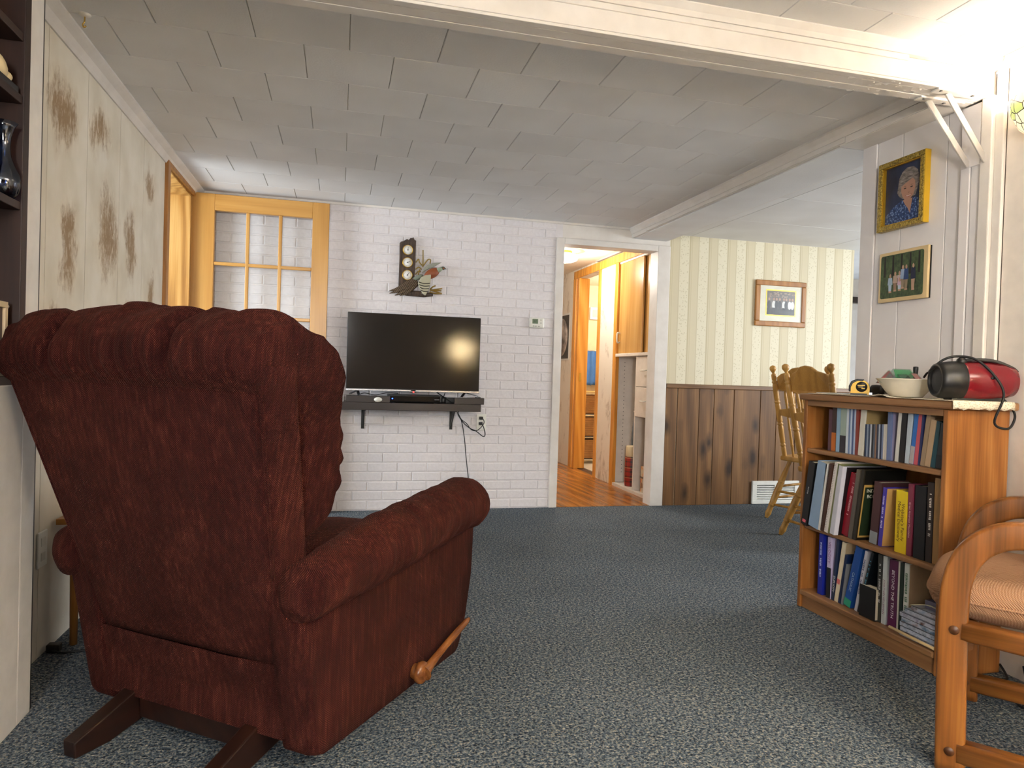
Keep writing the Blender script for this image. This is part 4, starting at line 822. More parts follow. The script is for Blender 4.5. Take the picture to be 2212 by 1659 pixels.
# ---- upper shelf
for a in (
 (330, 366, (352, 215), 'mauve paperback with a round pale emblem at far left of upper shelf', '#5a3a44', dict(depth=.13)),
 (367, 412, (386, 190), 'dark brown paperback with an orange foot beside the mauve one', '#3c2420', dict(depth=.13, low=(.42, '#c06a22'))),
 (414, 452, (432, 160), 'pale blue slim book beside the orange footed paperback', '#8fb0c8', dict(depth=.14)),
 (454, 515, (472, 168), 'green and white photo spine book with dark lettered foot', '#9fb0a4', dict(depth=.14, low=(.36, '#2c2830'), cover='#6d7d68')),
 (517, 540, (536, 165), 'narrow white case next to the photo spine book', '#cfd8de', dict(depth=.13)),
 (541, 558, (556, 190), 'first of four thin blue and white video cases on upper shelf', '#6f86ac', dict(depth=.13)),
 (559, 577, (575, 192), 'second of four thin blue and white video cases on upper shelf', '#c2cfe0', dict(depth=.13)),
 (578, 596, (595, 194), 'third of four thin blue and white video cases on upper shelf', '#4a5f8c', dict(depth=.13)),
 (597, 614, (614, 196), 'fourth of four thin blue and white video cases on upper shelf', '#b4c2d8', dict(depth=.13)),
 (615, 644, (648, 198), 'slim brick red case at the end of the video row', '#8a3a30', dict(depth=.13)),
 (646, 700, (686, 198), 'cream spined wide book with tan and green cover behind small discs', '#d8d4c4', dict(depth=.18, cover='#a3895a')),
 (948, 994, (980, 190), 'blue grey tall book with lilac cover on upper shelf', '#6878a0', dict(depth=.17, cover='#8d86a0')),
 (1034, 1072, (1082, 228), 'white slim book with a green top on upper shelf', '#d6d4cc', dict(depth=.14)),
 (1074, 1132, (1120, 195), 'thick black book in the middle of upper shelf', '#141216', dict(depth=.16)),
 (1140, 1186, (1185, 210), 'white and silver lettered paperback beside thick black book', '#b9c4cc', dict(depth=.14)),
 (1188, 1232, (1250, 238), 'bright blue paperback with red and white foot', '#2a6ab4', dict(depth=.14, low=(.34, '#b0a8a8'))),
 (1234, 1276, (1300, 198), 'coral red slim paperback on upper shelf', '#c2545e', dict(depth=.14)),
 (1278, 1300, (1335, 200), 'navy thin paperback with yellow marks on upper shelf', '#28305a', dict(depth=.14)),
 (1302, 1346, (1385, 200), 'worn tan leather book leaning on upper shelf', '#9c8468', dict(depth=.15)),
 (1350, 1408, (1420, 330), 'plain beige shorter book on upper shelf', '#b79a78', dict(depth=.14)),
 (1410, 1462, (1482, 345), 'teal book with an oval picture on upper shelf', '#14444e', dict(depth=.14)),
 (1466, 1540, (1515, 362), 'black book with grey label nearest the right end of upper shelf', '#1c2630', dict(depth=.13, low=(.3, '#10161e')))):
    bl, br, tl, lab, c, kw = a; book(1, X1(bl), X1(br), q1(*tl), lab, c, **kw)
cols = ['#283a58', '#8c98a8', '#3c4a60', '#c0c4c8', '#2a2c30', '#5a6470', '#8a6a54', '#30384a', '#a8b0ba', '#24304c', '#7684a0', '#d0cac0', '#c8c0b2']
for k in range(13):
    a = 716+k*17.6; book(1, X1(a), X1(a+16.4), q1(a+12, 372), ['first','second','third','fourth','fifth','sixth','seventh','eighth','ninth','tenth','eleventh','twelfth','last'][k]+' from left in the short row of small disc cases', cols[k], depth=.125, name='disc_case', cat='disc case')
# ---- middle shelf
for a in (
 (45, 110, (135, 770), 'black art book with small red mark leaning at far left of middle shelf', '#101012', dict(depth=.2, title='Painting', tcol='#b8b8b8', tsize=.010, tpos=.55)),
 (122, 222, (225, 775), 'pale blue thick binder on middle shelf', '#8aa2bc', dict(depth=.2, rough=.3)),
 (228, 248, (312, 792), 'white paper folder behind the pale blue binder', '#d8d4cc', dict(depth=.2)),
 (250, 288, (350, 792), 'brown spiral bound notebook on middle shelf', '#4a2c20', dict(depth=.2)),
 (290, 328, (406, 778), 'white spiral notebook with pink top on middle shelf', '#d8cfc6', dict(depth=.2)),
 (330, 348, (440, 790), 'olive green thin booklet on middle shelf', '#6e7048', dict(depth=.2)),
 (350, 396, (446, 810), 'glossy white folder on middle shelf', '#c2c2cc', dict(depth=.21, rough=.2)),
 (398, 440, (500, 820), 'black art book with wide dark cover behind the red book', '#181012', dict(depth=.21)),
 (445, 538, (575, 905), 'red hardback with silver lettering on middle shelf', '#8c1424', dict(depth=.16, title='~', tcol='#d8a0a0', tsize=.013)),
 (542, 580, (638, 852), 'dark grey thin book beside the red hardback', '#5a5248', dict(depth=.2)),
 (588, 622, (690, 852), 'black and gold indoor bonsai book on middle shelf', '#2a2418', dict(depth=.2, cover='#14130f')),
 (766, 845, (825, 978), 'brown book with grey marbled ends on middle shelf', '#4a2e30', dict(depth=.16, low=(.2, '#8a9094'))),
 (858, 892, (918, 1040), 'purple spined tan book on middle shelf', '#45389a', dict(depth=.17, cover='#c39a5c', title='~', tcol='#d8d0f0', tsize=.009)),
 (1030, 1150, (1072, 1065), 'yellow medical dictionary on middle shelf', '#e2c41c', dict(depth=.16, title=["Webster's Family", 'Medical Dictionary'], tcol='#6a4a10', tsize=.020, rough=.3)),
 (1155, 1206, (1188, 1000), 'maroon hardback beside the yellow dictionary', '#7a3044', dict(depth=.17, title='Great American Mountains', tcol='#d8a8b4', tsize=.012)),
 (1226, 1345, (1262, 1012), 'thick plain black book right of the maroon hardback', '#0b0b10', dict(depth=.17)),
 (1355, 1424, (1396, 982), 'dark brown book with white script near right of middle shelf', '#2a1c14', dict(depth=.17, title='~', tcol='#d8d0c4', tsize=.012)),
 (1428, 1500, (1436, 932), 'tan wooden looking album at right end of middle shelf', '#9a7440', dict(depth=.18))):
    bl, br, tl, lab, c, kw = a; kw.update(xs=1.998 if bl < 390 else 2.018 if bl < 440 else 2.034 if bl < 541 else 2.024 if bl < 600 else 2.052); o, t, H, dp = book(2, X1(bl), X1(br), q1(*tl), lab, c, **kw)
    if 'bonsai' in lab:
        part('cover_art', MB().box(.012, .15, -.0014, -.0007, .02, H-.07), plain('#1d2a18', .4), o, local=True); part('gilt_border', MB().box(.006, .156, -.0010, -.0004, .012, H-.06), plain('#b08c4a', .4), o, local=True)
        text('title', 'INDOOR', .020, (.06, -.0018, H-.085), (1, 0, 0), (0, 0, 1), plain('#d8d4c0', .5), o); text('title', 'BONSAI', .020, (.06, -.0018, H-.108), (1, 0, 0), (0, 0, 1), plain('#d8d4c0', .5), o)
    if 'wide dark cover' in lab: text('title', 'Amer', .03, (.06, -.0004, H-.05), (1, 0, 0), (0, 0, 1), plain('#c9b8a8', .5), o)
    if 'spiral' in lab:
        co = MB()
        for k in range(26): co.lathe([(.0035, -.0006), (.0043, 0), (.0035, .0006)], (-.002, t*.5, .012+k*(H-.024)/25), 8, (0, 1, .3))
        part('spiral_coil', co, plain('#15100c', .4) if 'brown' in lab else MT['chrome'], o, local=True)
    if 'small red mark' in lab: part('red_mark', MB().box(-.0022, -.001, t*.25, t*.75, .012, .024), plain('#d2606a', .4), o, local=True)
    if 'purple spined' in lab:
        hg = MB()
        for r in range(5):
            for k in range(8): hg.box(.085+k*.008, .088+k*.008, -.0014, -.0006, .02+r*.037, .022+r*.037+.004+.012*random.random())
        part('cover_glyphs', hg, plain('#5a3a1c', .5), o, local=True)
# ---- bottom shelf
for a in (
 (250, 303, (293, 125), 'royal blue tall book at far left of bottom shelf', '#1c2a94', dict(depth=.15, title='~', tcol='#c8d0f0', tsize=.012)),
 (352, 402, (392, 165), 'white and violet thriller paperback with dark foot on bottom shelf', '#c4b8d8', dict(depth=.14, low=(.5, '#16161e'), title='VELOCITY', tcol='#8a5a94', tsize=.020, tpos=.75)),
 (416, 446, (486, 195), 'navy paperback with large white lettering on bottom shelf', '#1c2a4a', dict(depth=.14, title='DUPLICITY', tcol='#e8e8ea', tsize=.026, tpos=.27)),
 (450, 492, (552, 225), 'cream hardback with a red square leaning on bottom shelf', '#d8cbb0', dict(depth=.16, cover='#c2a884')),
 (496, 524, (584, 380), 'short navy book leaning beside the cream hardback', '#14264a', dict(depth=.13)),
 (530, 552, (596, 492), 'thin grey booklet between navy and bright blue books', '#7d8086', dict(depth=.13)),
 (558, 640, (712, 282), 'bright blue thick book with a green base on bottom shelf', '#1c4f9e', dict(depth=.15, low=(.12, '#2a9a7a'), title='CATHOLIC', tcol='#b8cce0', tsize=.017, tpos=.42)),
 (690, 722, (824, 335), 'white leaning paperback with lilac lettering on bottom shelf', '#cfd0dc', dict(depth=.14, title='~', tcol='#5a5a84', tsize=.016, tpos=.7)),
 (724, 752, (900, 350), 'black leaning paperback with teal lettering on bottom shelf', '#141c24', dict(depth=.14, title='~', tcol='#5a9cb8', tsize=.02, tpos=.72)),
 (950, 1004, (972, 362), 'dark olive paperback with white lettering on bottom shelf', '#3a3a34', dict(depth=.14, title='~', tcol='#cfcfcf', tsize=.012)),
 (1010, 1060, (1052, 392), 'white paperback with pale green top on bottom shelf', '#cdd4d6', dict(depth=.14, title='JONATHAN KELLERMAN', tcol='#8a5a7a', tsize=.012, tpos=.4)),
 (1086, 1188, (1134, 432), 'purple hardback with bold white lettering on bottom shelf', '#5a1c4a', dict(depth=.15, title='BEYOND THE TRUTH', tcol='#eeeaf0', tsize=.019, tpos=.5)),
 (1192, 1212, (1234, 455), 'thin white booklet beside the purple hardback', '#d0cfc4', dict(depth=.14)),
 (1214, 1258, (1246, 468), 'dark green book near the right of bottom shelf', '#1c2c22', dict(depth=.14)),
 (1264, 1318, (1288, 470), 'white spined book with cream cover behind the stacked cases', '#d2d6d2', dict(depth=.2, cover='#b89a78', title='~', tcol='#3a6a4a', tsize=.014))):
    bl, br, tl, lab, c, kw = a; o, t, H, dp = book(3, X3(bl), X3(br), q3(*tl), lab, c, **kw)
    if 'red square' in lab: part('red_square', MB().box(-.0022, -.0008, t*.1, t*.9, H*.3, H*.38), plain('#d06a6a', .5), o, local=True); text('title', 'IV', .04, (.06, -.0012, H-.05), (1, 0, 0), (0, 0, 1), plain('#2a2420', .5), o)
bb = thing('bible_book', 'black leather covered book standing in front on bottom shelf', 'book', (2.035, col_y(X3(945), 2.04, SH[3]), SH[3]+.0006), 0, BOOKG[3])
yl = col_y(X3(755), 2.04, SH[3])-bb.location.y
part('cover', MB().box(0, .10, 0, yl, 0, .004).box(0, .004, 0, yl, 0, .125).box(.036, .04, 0, yl, 0, .125), plain('#0c0b0c', .5), bb, .002, local=True); part('pages', MB().box(.004, .036, .003, yl-.003, .004, .122), paper, bb, local=True)
# stacked flat cases at the right end, the dowel in front
ys0, ys1 = BY0+.026, col_y(X3(1225), 2.03, SH[3]); zst = SH[3]+.0006; N_ = 7
sc_ = ['#8d7a74', '#8a9ab0', '#7a8698', '#8a6a66', '#8f88a4', '#a0a4b4', '#9fb0c8']; words = ['fifth from the top', 'bottom']
order = ['bottom', 'second from bottom', 'third from bottom', 'middle', 'third from top', 'second from top', 'topmost']
for k in range(N_):
    dy = [-.012, .0, .001, -.002, .004, -.014, -.036][k]; dx = [0, .004, .002, .006, .003, .008, .014][k]; hh = .0165
    o = thing('video_case', order[k]+' flat video case in the pile at right of bottom shelf', 'video case', (2.03+dx, ys0, zst+k*(hh+.0006)), 0, 'flat video cases piled on the bottom shelf')
    W_ = ys1-ys0+dy+ (.012 if k == 0 else 0); part('case', MB().box(0, .135, 0, W_, 0, hh), plain('#20222a', .3), o, .002, local=True)
    sl = NT('video_sleeve_%d' % k, .35); f = sl.noise(sl.obj((1, 30, 40), 3), 1, 3); sl.col(sl.ramp(f, [(.3, sc_[k]), (.5, '#c2c8d6'), (.68, ('#6a4a44', '#4a6a8a')[k % 2])])); part('sleeve', MB().box(-.0008, .002, .002, W_-.002, .0015, hh-.0015).box(.002, .132, .002, W_-.002, hh-.001, hh+.0003), sl.m, o, local=True)
zt_ = zst+N_*.0171
bk = thing('paper_roll', 'curled cream paper strip lying on the video case pile', 'paper', (2.05, ys0+.06, zt_)); part('strip', MB().bar(spline([(2.035, ys0+.12, zt_+.002), (2.05, ys0+.085, zt_+.014), (2.06, ys0+.05, zt_+.018), (2.08, ys0+.01, zt_+.003)], 5), .012, .001, (0, 0, 1), .2), plain('#d8d4bc', .6), bk)
solo('disc_wallet', MB().box(2.07, 2.20, ys0+.005, ys0+.09, zt_, zt_+.03).prism([(2.07, ys0+.01, zt_+.03), (2.2, ys0+.01, zt_+.03), (2.2, ys0+.07, zt_+.055), (2.07, ys0+.07, zt_+.055)], (0, 0, .004)), plain('#6a6880', .25), 'grey plastic disc wallet on top of the video case pile', 'disc wallet', bevel=.002)
solo('black_case', MB().box(2.12, 2.25, ys0+.004, ys0+.115, zt_+.0, zt_+.12) if False else MB().box(2.17, 2.265, ys0+.095, ys0+.135, zt_, zt_+.13), plain('#0e0e10', .4), 'black upright case behind the video case pile', 'case', bevel=.002)
o, t, H, dp = book(3, X3(1425), X3(1460), q3(1430, 560), 'thin orange and yellow case behind the video case pile', '#c07a30', depth=.10, xs=2.14, name='disc_case', cat='disc case', up=0)
dwl = solo('wooden_dowel', MB().tube([hit(X3(1112), 1130+1235*.18085, 0, 2.022), hit(X3(1650), 1130+1505*.18085, 0, 2.022)], .0055, 10), MT['dowel'], 'pale wooden stick along the bottom shelf edge', 'stick')
# ---- things on top of the bookcase
ZT = .954
dl_ = MB(); nx, ny = 12, 60; rows = []
for i in range(ny+1):
    y = BY0-.034+(BY1-.05-BY0+.034)*i/ny; row = []
    for j in range(nx+1):
        f = j/nx; x = BX0-.021+.262*f
        if j in (0, nx): x += .004*math.sin(i*2.1)
        z = ZT+.0016+.0012*abs(nz(x*30, y*20)); 
        if abs(y-2.225) < .05 and j < 3: z += .012*(1-abs(y-2.225)/.05)*(1-j/3)
        row.append((x, y, z))
    rows.append(row)
r0 = rows[0]
drop = [[(p[0]+.0, p[1]-.0025-.001*math.sin(k*1.3), p[2]-d+(.004*math.sin(k*2.4) if d > .02 else 0)) for k, p in enumerate(r0)] for d in (.028, .018, .007)]
rows = drop+rows
lace = NT('cream_lace_cloth', .9); f = lace.n('TexVoronoi', 'Distance', ins={'Vector': lace.obj(), 'Scale': 160}); lace.col(lace.ramp(f, [(.2, '#b9a98c'), (.5, '#e6dcc4')])); lace.bump(f, .5, .002)
dy_ = solo('lace_runner', MB().grid(rows), lace.m, 'cream scalloped cloth runner over the bookcase top', 'cloth'); sm_ = dy_.modifiers.new('solid', 'SOLIDIFY'); sm_.thickness = .0012; sm_.offset = 0
ZT += .004
tm = thing('tape_measure', 'yellow and black tape measure on the bookcase', 'tape measure', (2.09, 2.432, ZT), 0)
tm.rotation_euler = (0, 0, math.radians(-38))
pr_ = spline([(-.034, .004, 0), (-.037, .03, 0), (-.03, .052, 0), (-.012, .062, 0), (.012, .060, 0), (.030, .047, 0), (.036, .028, 0), (.034, .006, 0), (.026, .0, 0), (-.026, .0, 0)], 4, True)
part('case', MB().prism([(p.x, -.017, p.y) for p in pr_], (0, .034, 0)), plain('#e0b010', .4), tm, .004, local=True)
part('rubber_grip', MB().prism([(p[0], -.0185, p[1]) for p in ((-.040, .012), (-.041, .035), (-.032, .056), (-.010, .0655), (.016, .064), (.010, .056), (-.008, .057), (-.026, .047), (-.033, .03), (-.033, .012))], (0, .037, 0)), MT['black'], tm, .003, local=True)
part('label_disc', MB().lathe([(0, .001), (.0205, .001), (.0215, -.001)], (.006, -.0178, .033), 24, (0, -1, 0)), plain('#15140f', .4), tm, local=True)
text('print', 'TAPE', .009, (.006, -.0192, .040), (1, 0, 0), (0, 0, 1), plain('#e0b010', .4), tm) if False else part('label_bars', MB().box(-.009, .018, -.0196, -.0187, .037, .041).box(-.007, .010, -.0196, -.0187, .031, .0335).box(.006, .018, -.0196, -.0187, .024, .029), plain('#cfa520', .4), tm, local=True)
part('foot', MB().box(-.034, .028, -.018, .018, -.001, .006), MT['black'], tm, .001, local=True); part('hook', MB().box(.035, .046, -.008, .008, .002, .010), MT['chrome'], tm, local=True)
fl_ = thing('flashlight', 'silver flashlight with black head lying behind the bowl', 'flashlight', (2.19, 2.40, ZT)); ax = Vector((.35, -1, 0)).normalized(); c0 = Vector((2.165, 2.45, ZT+.022))
part('head', MB().lathe([(0, 0), (.018, .0), (.021, .004), (.022, .02), (.020, .04), (.016, .055), (.0, .056)], c0, 20, ax), MT['black'], fl_); part('barrel', MB().lathe([(.0, .05), (.0155, .052), (.0155, .20), (.0135, .205), (0, .206)], c0, 20, ax), MT['silver'], fl_)
part('switch', MB().ell(c0+ax*.075+Vector((-.005, 0, .014)), .005, .008, .004), MT['black'], fl_)
bw = thing('bowl', 'cream ceramic bowl holding folded plastic pieces on the bookcase', 'bowl', (2.11, 2.22, ZT))
cb = (2.115, 2.215, ZT)
part('bowl_body', MB().lathe([(0, .002), (.052, .001), (.055, 0), (.058, .004), (.075, .024), (.094, .052), (.104, .066), (.107, .068), (.105, .070), (.092, .056), (.072, .028), (.055, .008), (0, .007)], cb, 40), plain('#ddd5c2', .25), bw)
def gem(name, c, s, rz, colr, label, cat='plastic piece'):
    g_ = thing(name, label, cat, c, rz)
    A = [Vector(p)*s for p in ((-.6, -.5, 0), (.6, -.5, 0), (.6, .5, 0), (-.6, .5, 0))]; T = [Vector(p)*s for p in ((-.45, 0, .62), (.45, 0, .62))]
    part('shell', MB().add(A+T, [(3, 2, 1, 0), (0, 1, 5, 4), (2, 3, 4, 5), (1, 2, 5), (3, 0, 4)]), MT['acryl'], g_, local=True)
    k = .93; part('coloured_insert', MB().add([p*k+Vector((0, 0, .001)) for p in A]+[p*k for p in T], [(3, 2, 1, 0), (0, 1, 5, 4), (1, 2, 5)]), colr, g_, local=True)
    return g_
red, grn = plain('#cf4a48', .25), plain('#4f9a68', .25)
gem('plastic_wedge', (2.075, 2.262, ZT+.050), .085, .9, red, 'red clear plastic wedge at left in the bowl'); gem('plastic_wedge', (2.135, 2.262, ZT+.056), .085, -.1, grn, 'green clear plastic wedge standing behind the red one'); gem('plastic_wedge', (2.115, 2.182, ZT+.050), .07, .5, plain('#d0686c', .25), 'pink clear plastic wedge at right in the bowl'); gem('plastic_wedge', (2.10, 2.225, ZT+.044), .07, 1.5, plain('#9cc4ac', .25), 'pale green clear plastic wedge in the middle of the bowl')
solo('black_knob_rod', MB().lathe([(.0, 0), (.006, 0), (.0062, .02), (.008, .03), (.0095, .055), (.009, .062), (0, .063)], (2.145, 2.205, ZT+.055), 14), MT['black'], 'black tapered handle poking up from the bowl', 'handle')
solo('paper_sheet', MB().box(2.06, 2.25, 2.50, 2.66, ZT-.001, ZT+.002), plain('#c8c8c8', .6), 'thin pale sheet of paper at the far end of the bookcase top', 'paper')
# red portable stereo, lying across the bookcase
bo = thing('portable_stereo', 'red and black barrel shaped portable stereo on the bookcase', 'stereo', (2.15, 2.0, ZT)); bo.rotation_euler = (0, 0, math.radians(-20)); bo.location = (2.158, 1.962, ZT); bo.scale = (.86, .93, .93)
L2, R2 = .150, .071; cz = R2+.001
def barrel(prof): return MB().lathe([(r, h) for r, h in prof], (0, 0, cz), 36, (1, 0, 0))
red_g = plain('#74161f', .18, name='glossy_red'); 
part('body', barrel([(0, -.08), (.066, -.08), (.0715, -.05), (.0725, 0), (.071, .05), (.066, .10), (.055, .140), (.030, .150), (0, .152)]), red_g, bo, local=True)
part('speaker_shell', barrel([(.0715, -.058), (.0735, -.065), (.072, -.10), (.067, -.135), (.062, -.150), (.055, -.153), (.052, -.148), (.051, -.142), (0, -.140)]), MT['black'], bo, local=True)
part('speaker_grille', barrel([(.050, -.141), (.03, -.146), (0, -.148)]), plain('#2c2e30', .7), bo, local=True)
part('carry_handle', MB().bar(spline([(-.05, -.0, cz+.074), (.0, 0, cz+.080), (.07, 0, cz+.074), (.13, 0, cz+.052), (.15, 0, cz+.036)], 5), .05, .013, (0, 0, 1), .4), plain('#2b2a28', .4), bo, local=True)
part('dial_knob', MB().ell((-.058, -.012, cz+.072), .020, .020, .016), MT['black'], bo, local=True)
part('jack_socket', MB().ell((.03, -.0715, cz+.012), .010, .004, .005), MT['black'], bo, local=True)
part('base_foot', MB().box(-.1, .1, -.03, .03, -.001, .012), MT['black'], bo, local=True)
Mb = Matrix.Translation(bo.location) @ Matrix.Rotation(math.radians(-20), 4, 'Z') @ Matrix.Diagonal((.86, .93, .93, 1))
def lb(*p): return Mb @ Vector(p)
cp = [hit(1996, 815, 0, 2.16), hit(2003, 806, 0, 2.15), hit(2012, 804, 0, 2.14), lb(-.155, .035, cz+.035), lb(-.12, .0, cz+.078), lb(-.07, -.01, cz+.091), lb(-.02, -.045, cz+.078), lb(.03, -.079, cz+.02), lb(.06, -.090, cz-.05), (2.165, 1.885, .885), (2.215, 1.878, .865), (2.25, 1.885, .895), (2.262, 1.90, .925), (2.25, 1.93, .964), (2.235, 1.96, .966)]
Mi = Mb.inverted(); part('power_cord', MB().tube([Mi @ p for p in spline(cp, 8)], .0045, 8), MT['rubber'], bo, local=True)
# ================================================================== OAK ARMCHAIR (right foreground)
A0 = math.atan2(-.775, .633)                               # local +x runs from front leg to rear leg
ac = thing('oak_armchair', 'bent oak armchair with tan cushion at the right edge', 'armchair', (1.575, 1.465, 0), A0)
def AP(name, mb, mat, **k): return part(name, mb, mat, ac, local=True, **k)
LW = .53; DP = .40                                       # width between frames, front leg to rear leg
for i, y in enumerate((0, LW)):
    loop = spline([(.006, y, 0), (.002, y, .2), (0, y, .40), (.006, y, .50), (.035, y, .575), (.09, y, .622), (.16, y, .637), (.28, y, .637), (.36, y, .622), (.40, y, .57), (.41, y, .48), (.41, y, .2), (.41, y, 0)], 6)
    fr = AP('arm_frame', MB().bar(loop, .068, .042, (0, 1, 0), .22), MT['chairoak_z'])
    AP('seat_rail', MB().bar([(.02, y, .372), (.40, y, .352)], .046, .05, (0, 0, 1), .2), MT['chairoak']); AP('floor_rail', MB().bar([(.02, y, .055), (.40, y, .055)], .046, .055, (0, 0, 1), .2), MT['chairoak'])
    for z in (.372, .055):
        for s in (-1, 1): part('dowel_plug', MB().lathe([(0, .001), (.011, .0008), (.012, -.001)], (.004, y+s*.0235, z), 16, (0, s, 0)), plain('#4a2a12', .4), fr, local=True)
AP('front_stretcher', MB().bar([(.03, .02, .34), (.03, LW-.02, .34)], .03, .05), MT['chairoak']); AP('rear_stretcher', MB().bar([(.38, .02, .33), (.38, LW-.02, .33)], .03, .05), MT['chairoak'])
def cushion(cx, cy, cz, rx, ry, rz, p=.45, n=40, m=20):
    b = MB(); rows = []
    f = lambda c, e: math.copysign(abs(c)**e, c)
    for i in range(m+1):
        ph_ = -math.pi/2+math.pi*i/m
        rows.append([(cx+rx*f(math.cos(ph_), .55)*f(math.cos(2*math.pi*k/n), p), cy+ry*f(math.cos(ph_), .55)*f(math.sin(2*math.pi*k/n), p), cz+rz*f(math.sin(ph_), .8)+.004*nz(k*.4, i*.5)) for k in range(n)])
    return b.grid(rows, True)
sc2 = AP('seat_cushion', cushion(.165, LW/2, .440, .24, LW/2-.024, .075), MT['tanweave'], fix=True)
fe_ = lambda c, e: math.copysign(abs(c)**e, c)
part('seam_piping', MB().tube([(.165+.2405*fe_(math.cos(2*math.pi*k/72), .45), LW/2+(LW/2-.0235)*fe_(math.sin(2*math.pi*k/72), .45), .437) for k in range(73)], .0042, 6), MT['tanweave'], sc2, local=True)
bkc = AP('back_cushion', cushion(.40, LW/2, .70, .06, LW/2-.03, .24), MT['tanweave'], fix=True)
# ================================================================== DINING CHAIRS (pressed back)
def turned(b, p0, p1, rs):
    p0, p1 = Vector(p0), Vector(p1); n = len(rs)-1; return b.tube([p0.lerp(p1, i/n) for i in range(n+1)], rs, 10)
LEGR = [.011, .015, .019, .019, .014, .022, .013, .022, .014, .019, .022, .024, .024, .023, .019, .024, .015, .022, .018, .017]
POSTR = [.014, .017, .015, .019, .019, .013, .019, .013, .018, .019, .019, .013, .019, .013, .017, .019, .019, .019, .019, .019, .013, .018, .012, .010, .018, .022, .018, .006]
SPR = [.008, .010, .011, .009, .013, .008, .013, .009, .011, .010, .008]
def prof_(n, base, grooves, beads=(), fin=None):
    out = []
    for i in range(n+1):
        f = i/n; r = base(f)
        for g_, w_, d_ in grooves: r -= d_*math.exp(-((f-g_)/w_)**2)
        for g_, w_, d_ in beads: r += d_*math.exp(-((f-g_)/w_)**2)
        if fin and f > fin:
            q = (f-fin)/(1-fin); r = .0105+.0125*math.sin(math.pi*min(1, max(0, (q-.22)/.78)))**.6 if q > .22 else .0105
            if i == n: r = .004
        out.append(r)
    return out
gr = lambda *c: [(x+d, .006, .005) for x in c for d in (-.016, .016)]
POSTR = prof_(90, lambda f: .0165+.003*math.sin(math.pi*f), gr(.13, .36, .6, .82), [(.13, .008, .003), (.36, .008, .003), (.6, .008, .003), (.82, .008, .003)], .91)
LEGR = prof_(70, lambda f: .012+.011*math.sin(math.pi*min(1, f*1.15))**.8+.003*f, gr(.22, .62), [(.22, .012, .004), (.62, .012, .004), (.08, .04, .006)])
SPR = prof_(40, lambda f: .0075+.0025*math.sin(math.pi*f), gr(.3, .7), [(.3, .012, .003), (.7, .012, .003)])
def dining_chair(loc, rz, label):
    c = thing('dining_chair', label, 'chair', loc, rz, 'pressed back oak dining chairs')     # local: seat centre, +y to the front, back at -y
    W = MT['dinoak']; P = lambda n, b: part(n, b, W, c, local=True)
    seat = spline([(-.20, -.19, 0), (0, -.215, 0), (.20, -.19, 0), (.225, 0, 0), (.215, .18, 0), (0, .205, 0), (-.215, .18, 0), (-.225, 0, 0)], 5, True)
    part('seat', MB().prism([(p.x, p.y, .425) for p in seat], (0, 0, .036)), W, c, .012, local=True)
    for s in (-1, 1):
        P('leg', turned(MB(), (s*.245, -.27, 0), (s*.15, -.14, .43), LEGR)); P('leg', turned(MB(), (s*.225, .24, 0), (s*.15, .13, .43), LEGR))
        P('back_post', turned(MB(), (s*.175, -.175, .455), (s*.215, -.305, 1.12), POSTR))
        P('stretcher', MB().tube([(s*.215, -.23, .15), (s*.205, .19, .15)], .009, 8)); P('stretcher', MB().tube([(s*.2, -.21, .235), (s*.19, .175, .235)], .009, 8))
    P('stretcher', MB().tube([(-.22, -.235, .10), (.22, -.235, .10)], .009, 8)); P('stretcher', MB().tube([(-.2, -.215, .20), (.2, -.215, .20)], .009, 8)); P('stretcher', MB().tube([(-.19, .18, .2), (.19, .18, .2)], .009, 8))
    bk = lambda z: -.175-.13*(z-.455)/.665
    top = [(-.195, .945), (-.195, 1.035), (-.15, 1.06), (-.09, 1.075), (-.05, 1.10), (0, 1.108), (.05, 1.10), (.09, 1.075), (.15, 1.06), (.195, 1.035), (.195, .945), (.09, .925), (0, .92), (-.09, .925)]
    part('crest_rail', MB().prism([(x, bk(z)+.03*(x*x)/.04-.02, z) for x, z in top], (0, .022, 0)), W, c, .006, local=True)
    part('mid_rail', MB().prism([(x, bk(z)-.01, z) for x, z in ((-.19, .76), (-.19, .80), (-.1, .815), (0, .82), (.1, .815), (.19, .80), (.19, .76), (.1, .745), (0, .74), (-.1, .745))], (0, .02, 0)), W, c, .005, local=True)
    for k in range(5):
        x = -.12+k*.06; P('spindle', turned(MB(), (x*.85, bk(.455), .458), (x, bk(.75)-.002, .75), SPR)); P('spindle', turned(MB(), (x, bk(.81)-.002, .81), (x*1.05, bk(.935)-.004, .935), SPR))
    return c
dining_chair((3.41, 4.33, 0), math.radians(-70), 'oak pressed back dining chair nearest the wall register')
dining_chair((3.10, 3.71, 0), math.radians(-90), 'oak pressed back dining chair closest to the bookcase')
# ================================================================== LEFT BUILT-IN SHELVES
bs = thing('built_in_shelves', 'dark walnut built-in shelves at the left edge', 'bookcase', (-.98, 1.45, 1.0))
XF = XW+.002; X9 = -1.19
part('side_panel', MB().box(X9, XF, 2.092, 2.127, 0.93, 2.12), MT['walnut'], bs, .002); part('side_panel', MB().box(X9, XF, .752, .785, 0.93, 2.12), MT['walnut'], bs, .002)
part('back_panel', MB().box(X9-.008, X9, .752, 2.127, 0.93, 2.12), MT['walnut'], bs)
for z in (1.853, 1.69, 1.412, .952): part('shelf', MB().box(X9, XF-.004, .785, 2.092, z-.022, z), wood('walnut_shelf', '#1c0f0a', '#2e1a12', '#3a241a', 1, 1, .45), bs, .002)
part('top_board', MB().box(X9, XF, .785, 2.092, 2.10, 2.12), MT['walnut'], bs, .002); part('shelf_peg', MB().tube([(XF-.03, 2.092, 1.135), (XF-.03, 2.075, 1.135)], .006, 8), MT['whiteplastic'], bs)
